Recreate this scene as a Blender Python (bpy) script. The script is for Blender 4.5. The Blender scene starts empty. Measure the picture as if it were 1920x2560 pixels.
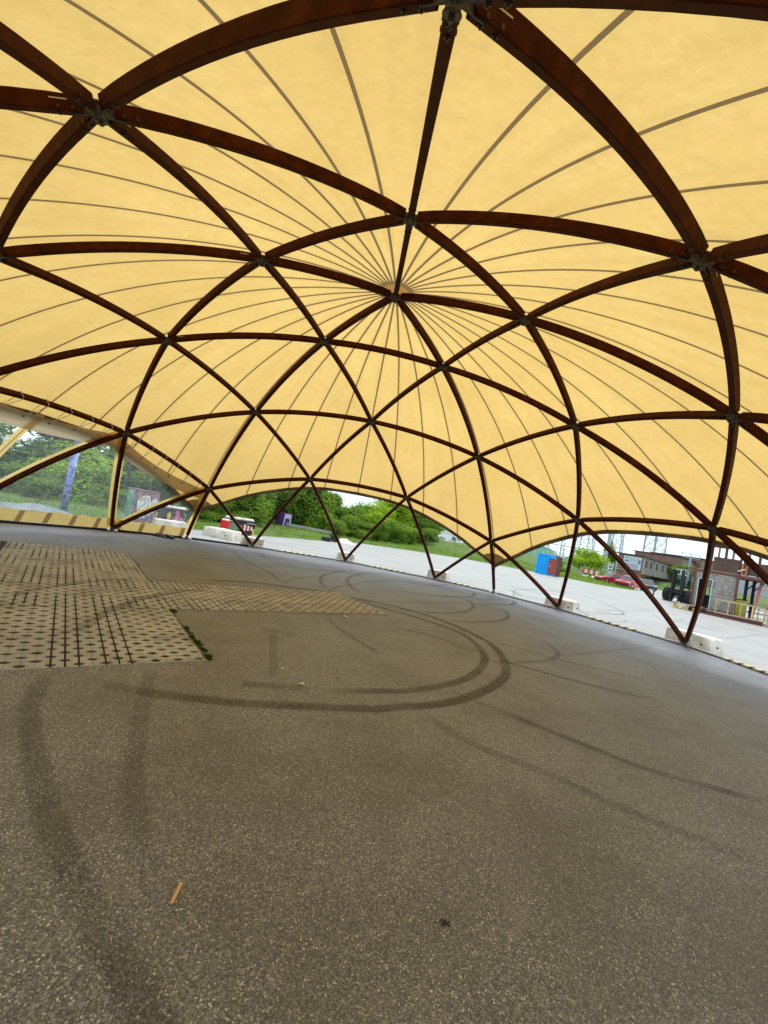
import bpy, bmesh, math, random
from math import sin, cos, pi, radians, sqrt, atan2, hypot
from mathutils import Vector, Matrix
random.seed(7)
sc = bpy.context.scene
col = sc.collection

# ------------------------------------------------------------------ camera
CAM = Vector((-1.2937, -7.6109, 1.65))
CR = Vector((0.95410542, -0.23830211, 0.18136968))
CU = Vector((-0.18605387, 0.00288334, 0.98253531))
CF = Vector((0.23466319, 0.9711868, 0.04158602))
cam = bpy.data.cameras.new('camera')
cam.sensor_fit = 'VERTICAL'; cam.sensor_height = 36.0; cam.sensor_width = 27.0
cam.lens = 1037.094 / 2560 * 36.0
cam.clip_start = 0.05; cam.clip_end = 3000
co = bpy.data.objects.new('camera', cam); col.objects.link(co)
m = Matrix((CR, CU, -CF)).transposed().to_4x4(); m.translation = CAM
co.matrix_world = m
sc.camera = co

# ------------------------------------------------------------------ light
SUN_EL, SUN_AZ = radians(78), radians(50)        # azimuth measured from +Y towards +X
SKY_STRENGTH = 0.15
SUN_STRENGTH = 1.5
w = bpy.data.worlds.new('World'); sc.world = w; w.use_nodes = True
nt = w.node_tree; nt.nodes.clear()
wo = nt.nodes.new('ShaderNodeOutputWorld'); bg = nt.nodes.new('ShaderNodeBackground')
sky = nt.nodes.new('ShaderNodeTexSky'); sky.sky_type = 'NISHITA'; sky.sun_disc = False
sky.sun_elevation = SUN_EL; sky.sun_rotation = SUN_AZ
sky.air_density = 1.0; sky.dust_density = 2.0; sky.ozone_density = 1.0
tc = nt.nodes.new('ShaderNodeTexCoord'); mp = nt.nodes.new('ShaderNodeMapping')
mp.inputs['Scale'].default_value = (1, 1, 3.5)
nz = nt.nodes.new('ShaderNodeTexNoise'); nz.inputs['Scale'].default_value = 2.2; nz.inputs['Detail'].default_value = 6
rp = nt.nodes.new('ShaderNodeValToRGB')
rp.color_ramp.elements[0].position = .38; rp.color_ramp.elements[0].color = (.78, .78, .78, 1)
rp.color_ramp.elements[1].position = .62; rp.color_ramp.elements[1].color = (.95, .95, .95, 1)
mx = nt.nodes.new('ShaderNodeMix'); mx.data_type = 'RGBA'
mx.inputs[7].default_value = (5.0, 5.9, 6.15, 1)
nt.links.new(tc.outputs['Generated'], mp.inputs['Vector']); nt.links.new(mp.outputs[0], nz.inputs['Vector'])
nt.links.new(nz.outputs['Fac'], rp.inputs[0]); nt.links.new(rp.outputs[0], mx.inputs[0])
nt.links.new(sky.outputs[0], mx.inputs[6]); nt.links.new(mx.outputs[2], bg.inputs[0])
bg.inputs[1].default_value = SKY_STRENGTH
nt.links.new(bg.outputs[0], wo.inputs[0])
sl = bpy.data.lights.new('sun', 'SUN'); sl.energy = SUN_STRENGTH; sl.angle = radians(22); sl.color = (1, .96, .9)
so = bpy.data.objects.new('sun', sl); col.objects.link(so)
sd = Vector((sin(SUN_AZ) * cos(SUN_EL), cos(SUN_AZ) * cos(SUN_EL), sin(SUN_EL)))
so.rotation_euler = sd.to_track_quat('Z', 'Y').to_euler(); so.location = (0, 0, 40)
sc.view_settings.view_transform = 'Standard'; sc.view_settings.look = 'None'
sc.view_settings.exposure = 0.65; sc.view_settings.gamma = 1.0
sc.cycles.max_bounces = 10; sc.cycles.transparent_max_bounces = 24
sc.cycles.diffuse_bounces = 5; sc.cycles.transmission_bounces = 8

# ------------------------------------------------------------------ helpers
class NT:
    def __init__(s, name):
        s.m = bpy.data.materials.new(name); s.m.use_nodes = True; s.t = s.m.node_tree; s.t.nodes.clear()
        s.o = s.n('ShaderNodeOutputMaterial')
    def n(s, ty, **kw):
        x = s.t.nodes.new(ty)
        for k, v in kw.items():
            if k in x.bl_rna.properties: setattr(x, k, v)
            else: x.inputs[k.replace('_', ' ')].default_value = v
        return x
    def l(s, a, b): s.t.links.new(a, b); return s
    def math(s, op, a, b=None, c=None):
        x = s.t.nodes.new('ShaderNodeMath'); x.operation = op
        for i, v in enumerate((a, b, c)):
            if v is None: continue
            if isinstance(v, (int, float)): x.inputs[i].default_value = v
            else: s.t.links.new(v, x.inputs[i])
        return x.outputs[0]
    def mix(s, f, a, b, blend='MIX'):
        x = s.t.nodes.new('ShaderNodeMix'); x.data_type = 'RGBA'; x.blend_type = blend
        for i, v in ((0, f), (6, a), (7, b)):
            if isinstance(v, (int, float)): x.inputs[i].default_value = v
            elif isinstance(v, tuple): x.inputs[i].default_value = v if len(v) == 4 else v + (1,)
            else: s.t.links.new(v, x.inputs[i])
        return x.outputs[2]
    def ramp(s, f, stops):
        x = s.t.nodes.new('ShaderNodeValToRGB'); e = x.color_ramp.elements
        while len(e) < len(stops): e.new(0.5)
        for i, (p, c) in enumerate(stops):
            e[i].position = p; e[i].color = c if len(c) == 4 else tuple(c) + (1,)
        s.t.links.new(f, x.inputs[0]); return x.outputs[0]
    def obj(s): return s.n('ShaderNodeTexCoord').outputs['Object']
    def noise(s, scale, detail=4, rough=.55, vec=None, **kw):
        x = s.n('ShaderNodeTexNoise', Scale=scale, Detail=detail, Roughness=rough)
        s.t.links.new(vec if vec is not None else s.obj(), x.inputs['Vector']); return x.outputs['Fac']
    def pbr(s, color, rough=.7, metal=0, bump=None, bstr=.3, bdist=.01, spec=.5, emit=None):
        p = s.n('ShaderNodeBsdfPrincipled')
        for k, v in (('Base Color', color), ('Roughness', rough), ('Metallic', metal), ('Specular IOR Level', spec)):
            if isinstance(v, (int, float)): p.inputs[k].default_value = v
            elif isinstance(v, tuple): p.inputs[k].default_value = v if len(v) == 4 else v + (1,)
            else: s.t.links.new(v, p.inputs[k])
        if bump is not None:
            b = s.n('ShaderNodeBump', Strength=bstr, Distance=bdist); s.l(bump, b.inputs['Height']); s.l(b.outputs[0], p.inputs['Normal'])
        s.l(p.outputs[0], s.o.inputs[0]); s.p = p
        return s.m

def simple(name, c, rough=.7, metal=0, var=.15, scale=3.0, bump=.15, spec=.4):
    t = NT(name); f = t.noise(scale, 5, .6); g = t.noise(scale * 9, 3, .6)
    lo = tuple(max(0, v * (1 - var)) for v in c); hi = tuple(min(1, v * (1 + var)) for v in c)
    cc = t.ramp(f, [(.3, lo), (.7, hi)])
    cc = t.mix(.25, cc, t.ramp(g, [(.3, lo), (.7, hi)]))
    return t.pbr(cc, rough, metal, bump=g, bstr=bump, bdist=.004, spec=spec)

class MB:
    """collects geometry, then links it as ONE mesh object"""
    def __init__(s): s.v = []; s.f = []; s.m = []; s.cur = 0; s.uv = None; s.M = Matrix()
    def add(s, vs, fs, mi=None):
        b = len(s.v); s.v += [tuple(s.M @ Vector(v)) for v in vs]
        s.f += [tuple(i + b for i in f) for f in fs]; s.m += [s.cur if mi is None else mi] * len(fs)
        return s
    def box(s, c, d, rz=0, mi=None, rot=None):
        x, y, z = d[0] / 2, d[1] / 2, d[2] / 2
        R = Matrix.Rotation(rz, 3, 'Z') if rot is None else rot
        vs = [Vector(c) + R @ Vector((a * x, b * y, e * z)) for a in (-1, 1) for b in (-1, 1) for e in (-1, 1)]
        return s.add(vs, [(0, 1, 3, 2), (4, 6, 7, 5), (0, 4, 5, 1), (2, 3, 7, 6), (0, 2, 6, 4), (1, 5, 7, 3)], mi)
    def bar(s, a, b, wd, h=None, mi=None):
        a = Vector(a); b = Vector(b); d = b - a; L = d.length
        if L < 1e-6: return s
        q = d.to_track_quat('X', 'Z').to_matrix()
        return s.box((a + b) / 2, (L, wd, h or wd), rot=q, mi=mi)
    def cyl(s, a, b, r0, r1=None, n=12, mi=None, caps=True):
        a = Vector(a); b = Vector(b); r1 = r0 if r1 is None else r1
        q = (b - a).to_track_quat('Z', 'Y').to_matrix(); vs = []
        for p, r in ((a, r0), (b, r1)):
            for i in range(n): vs.append(p + q @ Vector((r * cos(2 * pi * i / n), r * sin(2 * pi * i / n), 0)))
        fs = [(i, (i + 1) % n, n + (i + 1) % n, n + i) for i in range(n)]
        if caps: fs += [tuple(range(n))[::-1], tuple(range(n, 2 * n))]
        return s.add(vs, fs, mi)
    def tube(s, pts, r, n=6, mi=None):
        for i in range(len(pts) - 1):
            ra = r[i] if isinstance(r, list) else r; rb = r[i + 1] if isinstance(r, list) else r
            s.cyl(pts[i], pts[i + 1], ra, rb, n, mi)
        return s
    def prism(s, poly, z0, z1, mi=None):
        n = len(poly); vs = [(x, y, z0) for x, y in poly] + [(x, y, z1) for x, y in poly]
        return s.add(vs, [(i, (i + 1) % n, n + (i + 1) % n, n + i) for i in range(n)] + [tuple(range(n))[::-1], tuple(range(n, 2 * n))], mi)
    def slab(s, poly, y0, y1, mi=None):
        """poly in x,z extruded along y"""
        n = len(poly); vs = [(x, y0, z) for x, z in poly] + [(x, y1, z) for x, z in poly]
        return s.add(vs, [(i, (i + 1) % n, n + (i + 1) % n, n + i) for i in range(n)] + [tuple(range(n))[::-1], tuple(range(n, 2 * n))], mi)
    def ball(s, c, r, sub=2, mi=None):
        bm = bmesh.new(); bmesh.ops.create_icosphere(bm, subdivisions=sub, radius=1)
        r = r if hasattr(r, '__len__') else (r, r, r)
        vs = [(c[0] + v.co.x * r[0], c[1] + v.co.y * r[1], c[2] + v.co.z * r[2]) for v in bm.verts]
        fs = [tuple(v.index for v in f.verts) for f in bm.faces]; bm.free()
        return s.add(vs, fs, mi)
    def stroke(s, pts, wd, y=0, mi=None, th=.006):
        """flat painted line in the x,z plane"""
        for i in range(len(pts) - 1):
            s.bar((pts[i][0], y, pts[i][1]), (pts[i + 1][0], y, pts[i + 1][1]), th, wd, mi)
        return s
    def build(s, name, mats, parent=None, smooth=False, bevel=0):
        me = bpy.data.meshes.new(name); me.from_pydata(s.v, [], s.f)
        for mt in (mats if isinstance(mats, (list, tuple)) else [mats]): me.materials.append(mt)
        me.polygons.foreach_set('material_index', s.m)
        if smooth: me.polygons.foreach_set('use_smooth', [True] * len(s.f))
        bm = bmesh.new(); bm.from_mesh(me)
        bmesh.ops.recalc_face_normals(bm, faces=bm.faces) if len(s.f) < 60000 else None
        if bevel:
            bmesh.ops.remove_doubles(bm, verts=bm.verts, dist=1e-5)
            es = [e for e in bm.edges if len(e.link_faces) == 2 and e.calc_face_angle(0) > .6]
            bmesh.ops.bevel(bm, geom=es, offset=bevel, segments=1, affect='EDGES', profile=.5)
        bm.to_mesh(me); bm.free()
        o = bpy.data.objects.new(name, me); col.objects.link(o)
        if parent is not None: o.parent = parent
        return o

def tag(o, label=None, cat=None, group=None, kind=None):
    if label: o['label'] = label
    if cat: o['category'] = cat
    if group: o['group'] = group
    if kind: o['kind'] = kind
    return o
def empty(name, loc, rz=0, label=None, cat=None, group=None):
    o = bpy.data.objects.new(name, None); o.empty_display_size = .3; col.objects.link(o)
    o.location = loc; o.rotation_euler = (0, 0, rz)
    return tag(o, label, cat, group)
def kids(o): return [c for c in bpy.data.objects if c.parent == o]
def copy_tree(o, parent=None):
    c = o.copy(); col.objects.link(c)
    if parent is not None: c.parent = parent
    for ch in kids(o): copy_tree(ch, c)
    return c
def text(name, s, size, mat, parent, loc, rot=(pi / 2, 0, 0), th=.004):
    cu = bpy.data.curves.new(name, 'FONT'); cu.body = s; cu.size = size; cu.align_x = 'CENTER'; cu.align_y = 'CENTER'; cu.extrude = th
    t = bpy.data.objects.new(name, cu); col.objects.link(t)
    me = bpy.data.meshes.new_from_object(t.evaluated_get(bpy.context.evaluated_depsgraph_get()))
    bpy.data.objects.remove(t)
    me.materials.clear(); me.materials.append(mat)
    o = bpy.data.objects.new(name, me); col.objects.link(o); o.parent = parent; o.location = loc; o.rotation_euler = rot
    return o

# ------------------------------------------------------------------ materials
def wood_mat():
    t = NT('stained_wood'); oc = t.obj()
    f = t.noise(5, 6, .7); g = t.noise(28, 4, .7)
    c = t.ramp(f, [(.25, (.022, .004, .001)), (.5, (.062, .011, .001)), (.8, (.14, .034, .003))])
    c = t.mix(t.math('MULTIPLY', g, .5), c, (.035, .008, .002))
    return t.pbr(c, .6, 0, bump=g, bstr=.35, bdist=.004, spec=.07)
WOOD = wood_mat()
STEEL = simple('galvanised_steel', (.11, .11, .10), .6, .2, .3, 14)
DSTEEL = simple('dark_steel', (.05, .05, .05), .5, .6, .3, 14)
ROPE = simple('white_rope', (.6, .56, .5), .8, 0, .1, 30)

def canopy_mat(name, double=0):
    t = NT(name); oc = t.obj(); sp = t.n('ShaderNodeSeparateXYZ'); t.l(oc, sp.inputs[0])
    x, y, z = sp.outputs
    az = t.math('ARCTAN2', y, x); r = t.math('SQRT', t.math('ADD', t.math('MULTIPLY', x, x), t.math('MULTIPLY', y, y)))
    k = t.math('MULTIPLY', t.math('SUBTRACT', az, SEAM0), 1 / radians(9))
    fr = t.math('ABSOLUTE', t.math('SUBTRACT', t.math('FRACT', t.math('ADD', k, .5)), .5))   # 0 at a seam
    d = t.math('MULTIPLY', t.math('MULTIPLY', fr, radians(9)), r)
    seam = t.math('LESS_THAN', d, .021)
    ring = t.math('MULTIPLY', t.math('LESS_THAN', r, .36), t.math('GREATER_THAN', r, .25))
    ctr = t.math('LESS_THAN', r, .25)
    seam = t.math('MULTIPLY', t.math('MAXIMUM', seam, ring), t.math('SUBTRACT', 1, ctr))
    n1 = t.noise(.55, 4, .6); n2 = t.noise(9, 6, .75); n3 = t.noise(60, 3, .8)
    if double:
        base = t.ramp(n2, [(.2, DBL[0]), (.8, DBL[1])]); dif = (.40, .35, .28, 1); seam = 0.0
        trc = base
    else:
        base = t.ramp(n1, [(.3, FAB[0]), (.7, FAB[1])])
        base = t.mix(t.ramp(n2, [(.35, (0, 0, 0)), (.75, (.42, .42, .42))]), base, FAB[2])
        base = t.mix(t.ramp(n3, [(.55, (0, 0, 0)), (.8, (.22, .22, .22))]), base, FAB[2])
        cb = t.n('ShaderNodeCombineXYZ'); t.l(t.math('MULTIPLY', az, 9), cb.inputs[0]); t.l(t.math('MULTIPLY', r, .22), cb.inputs[1])
        sn = t.noise(1.6, 6, .65, vec=cb.outputs[0])
        base = t.mix(t.ramp(sn, [(.50, (0, 0, 0)), (.78, (.42, .42, .42))]), base, FAB[2])
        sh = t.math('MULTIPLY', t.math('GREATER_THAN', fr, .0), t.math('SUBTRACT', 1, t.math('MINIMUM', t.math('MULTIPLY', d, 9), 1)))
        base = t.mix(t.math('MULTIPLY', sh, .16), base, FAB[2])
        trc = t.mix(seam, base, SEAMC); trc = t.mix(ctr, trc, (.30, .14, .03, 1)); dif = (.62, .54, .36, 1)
    tr = t.n('ShaderNodeBsdfTranslucent'); t.l(trc, tr.inputs[0])
    di = t.n('ShaderNodeBsdfDiffuse'); di.inputs[0].default_value = dif
    bp = t.n('ShaderNodeBump', Strength=.5, Distance=.04); t.l(t.noise(2.2, 6, .65), bp.inputs['Height'])
    t.l(bp.outputs[0], tr.inputs['Normal']); t.l(bp.outputs[0], di.inputs['Normal'])
    ms = t.n('ShaderNodeMixShader'); ms.inputs[0].default_value = .22
    t.l(tr.outputs[0], ms.inputs[1]); t.l(di.outputs[0], ms.inputs[2]); t.l(ms.outputs[0], t.o.inputs[0])
    return t.m
PHI = 4.5473
SEAM0 = PHI
FAB = [(.635, .410, .128, 1), (.725, .478, .162, 1), (.46, .285, .080, 1)]
SEAMC = (.15, .095, .038, 1)
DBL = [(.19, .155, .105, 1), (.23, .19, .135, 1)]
CANOPY = canopy_mat('cream_canopy_fabric'); HEM = canopy_mat('doubled_canopy_fabric', 1)

def fabric_mat(name, tc_, dc, fac=.3):
    t = NT(name); n2 = t.noise(9, 4, .6)
    tr = t.n('ShaderNodeBsdfTranslucent'); t.l(t.ramp(n2, [(.3, tuple(v * .88 for v in tc_)), (.7, tc_)]), tr.inputs[0])
    di = t.n('ShaderNodeBsdfDiffuse'); di.inputs[0].default_value = dc + (1,)
    ms = t.n('ShaderNodeMixShader'); ms.inputs[0].default_value = fac
    t.l(tr.outputs[0], ms.inputs[1]); t.l(di.outputs[0], ms.inputs[2]); t.l(ms.outputs[0], t.o.inputs[0])
    return t.m
BORDER = fabric_mat('yellow_border_fabric', (.86, .60, .22), (.6, .5, .3))
BAND = fabric_mat('beige_band_fabric', (.52, .41, .26), (.62, .55, .44), .4)

def film_mat():
    t = NT('clear_plastic_film'); oc = t.obj()
    mpn = t.n('ShaderNodeMapping'); mpn.inputs['Scale'].default_value = (1, 1, 3.0); t.l(oc, mpn.inputs[0])
    n = t.noise(1.3, 6, .65, vec=mpn.outputs[0]); n2 = t.noise(7, 5, .7, vec=mpn.outputs[0])
    tp = t.n('ShaderNodeBsdfTransparent'); tp.inputs[0].default_value = (.93, .95, .95, 1)
    tl = t.n('ShaderNodeBsdfTranslucent'); tl.inputs[0].default_value = (.75, .8, .82, 1)
    gl = t.n('ShaderNodeBsdfGlossy'); gl.inputs['Roughness'].default_value = .12; gl.inputs[0].default_value = (.9, .9, .9, 1)
    bp = t.n('ShaderNodeBump', Strength=.6, Distance=.04); t.l(n, bp.inputs['Height']); t.l(bp.outputs[0], gl.inputs['Normal'])
    fr = t.n('ShaderNodeFresnel', IOR=1.12); t.l(bp.outputs[0], fr.inputs['Normal'])
    a = t.n('ShaderNodeMixShader'); t.l(t.ramp(n2, [(.35, (.03, .03, .03)), (.75, (.17, .17, .17))]), a.inputs[0])
    t.l(tp.outputs[0], a.inputs[1]); t.l(tl.outputs[0], a.inputs[2])
    b = t.n('ShaderNodeMixShader'); t.l(fr.outputs[0], b.inputs[0]); t.l(a.outputs[0], b.inputs[1]); t.l(gl.outputs[0], b.inputs[2])
    t.l(b.outputs[0], t.o.inputs[0]); return t.m
FILM = film_mat()

def asphalt_mat():
    t = NT('asphalt'); oc = t.obj()
    sp = t.n('ShaderNodeSeparateXYZ'); t.l(oc, sp.inputs[0])
    big = t.noise(.16, 4, .6); mid = t.noise(1.3, 5, .6); fine = t.noise(60, 3, .7)
    v = t.n('ShaderNodeTexVoronoi', Scale=165.0); t.l(oc, v.inputs['Vector'])
    vs = t.n('ShaderNodeSeparateColor'); t.l(v.outputs['Color'], vs.inputs[0])
    base = t.ramp(big, [(.3, (.150, .153, .188)), (.7, (.238, .243, .295))])
    base = t.mix(t.ramp(mid, [(.3, (.0, .0, .0)), (.7, (.35, .35, .35))]), base, (.125, .124, .145))
    chip = t.ramp(vs.outputs[0], [(0, (.032, .033, .040)), (.30, (.088, .091, .110)), (.62, (.205, .211, .252)), (.88, (.30, .308, .36)), (.955, (.50, .50, .54)), (1, (.85, .85, .87))])
    c = t.mix(.66, base, chip)
    v2 = t.n('ShaderNodeTexVoronoi', Scale=55.0); t.l(oc, v2.inputs['Vector'])
    vs2 = t.n('ShaderNodeSeparateColor'); t.l(v2.outputs['Color'], vs2.inputs[0])
    pt_ = t.noise(.7, 6, .65); c = t.mix(t.ramp(pt_, [(.42, (0, 0, 0)), (.62, (.42, .42, .42))]), c, (.080, .074, .072))
    pm_ = t.noise(3.3, 5, .7); c = t.mix(t.ramp(pm_, [(.56, (0, 0, 0)), (.70, (.35, .35, .35))]), c, (.26, .25, .26))
    near = t.math('LESS_THAN', v2.outputs['Distance'], .22)
    rare = t.math('MULTIPLY', t.math('GREATER_THAN', vs2.outputs[1], .93), near)
    c = t.mix(rare, c, (.62, .60, .55, 1))
    # asphalt outside the tent coloured paler, standing in for brighter daylight
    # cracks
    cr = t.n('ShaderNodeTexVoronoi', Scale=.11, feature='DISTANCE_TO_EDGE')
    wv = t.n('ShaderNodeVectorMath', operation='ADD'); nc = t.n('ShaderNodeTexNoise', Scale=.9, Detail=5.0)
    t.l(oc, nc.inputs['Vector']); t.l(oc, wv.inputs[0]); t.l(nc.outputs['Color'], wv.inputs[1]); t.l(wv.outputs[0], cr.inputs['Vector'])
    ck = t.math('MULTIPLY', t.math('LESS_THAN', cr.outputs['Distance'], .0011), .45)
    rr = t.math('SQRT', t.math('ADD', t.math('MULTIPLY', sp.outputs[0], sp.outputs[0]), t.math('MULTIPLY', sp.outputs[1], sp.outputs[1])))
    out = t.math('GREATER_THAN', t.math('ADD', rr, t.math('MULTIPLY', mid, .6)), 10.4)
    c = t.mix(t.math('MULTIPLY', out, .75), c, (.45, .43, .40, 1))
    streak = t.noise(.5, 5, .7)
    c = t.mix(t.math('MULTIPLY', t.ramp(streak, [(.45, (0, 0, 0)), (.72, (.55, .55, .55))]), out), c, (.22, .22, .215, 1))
    h = t.math('ADD', t.math('MULTIPLY', v.outputs['Distance'], .6), t.math('MULTIPLY', fine, .5))
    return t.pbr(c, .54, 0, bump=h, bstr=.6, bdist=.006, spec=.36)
ASPH = asphalt_mat()

def tyre_mat(a):
    t = NT('tyre_rubber_%d' % int(a * 100)); uv = t.n('ShaderNodeUVMap').outputs[0]
    sp = t.n('ShaderNodeSeparateXYZ'); t.l(uv, sp.inputs[0])
    e = t.math('SUBTRACT', 1, t.math('ABSOLUTE', t.math('SUBTRACT', t.math('MULTIPLY', sp.outputs[1], 2), 1)))
    e = t.math('MINIMUM', t.math('MULTIPLY', e, 2.4), 1)
    en = t.math('MINIMUM', t.math('MULTIPLY', t.math('MINIMUM', sp.outputs[0], t.math('SUBTRACT', 1, sp.outputs[0])), 9), 1)
    n = t.noise(2.0, 5, .6); g = t.noise(70, 2, .7)
    f = t.math('MULTIPLY', t.math('MULTIPLY', e, en), t.ramp(n, [(.3, (.45, .45, .45)), (.6, (1, 1, 1))]))
    f = t.math('MULTIPLY', t.math('MULTIPLY', f, t.ramp(g, [(.3, (.55, .55, .55)), (.6, (1, 1, 1))])), a)
    p = t.n('ShaderNodeBsdfPrincipled'); p.inputs['Base Color'].default_value = (.022, .020, .018, 1); p.inputs['Roughness'].default_value = .6
    tp = t.n('ShaderNodeBsdfTransparent'); ms = t.n('ShaderNodeMixShader'); t.l(f, ms.inputs[0])
    t.l(tp.outputs[0], ms.inputs[1]); t.l(p.outputs[0], ms.inputs[2]); t.l(ms.outputs[0], t.o.inputs[0]); return t.m

# ------------------------------------------------------------------ setting: ground
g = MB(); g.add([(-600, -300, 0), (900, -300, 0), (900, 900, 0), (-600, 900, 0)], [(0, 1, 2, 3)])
tag(g.build('asphalt_yard', ASPH), kind='structure')

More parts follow.
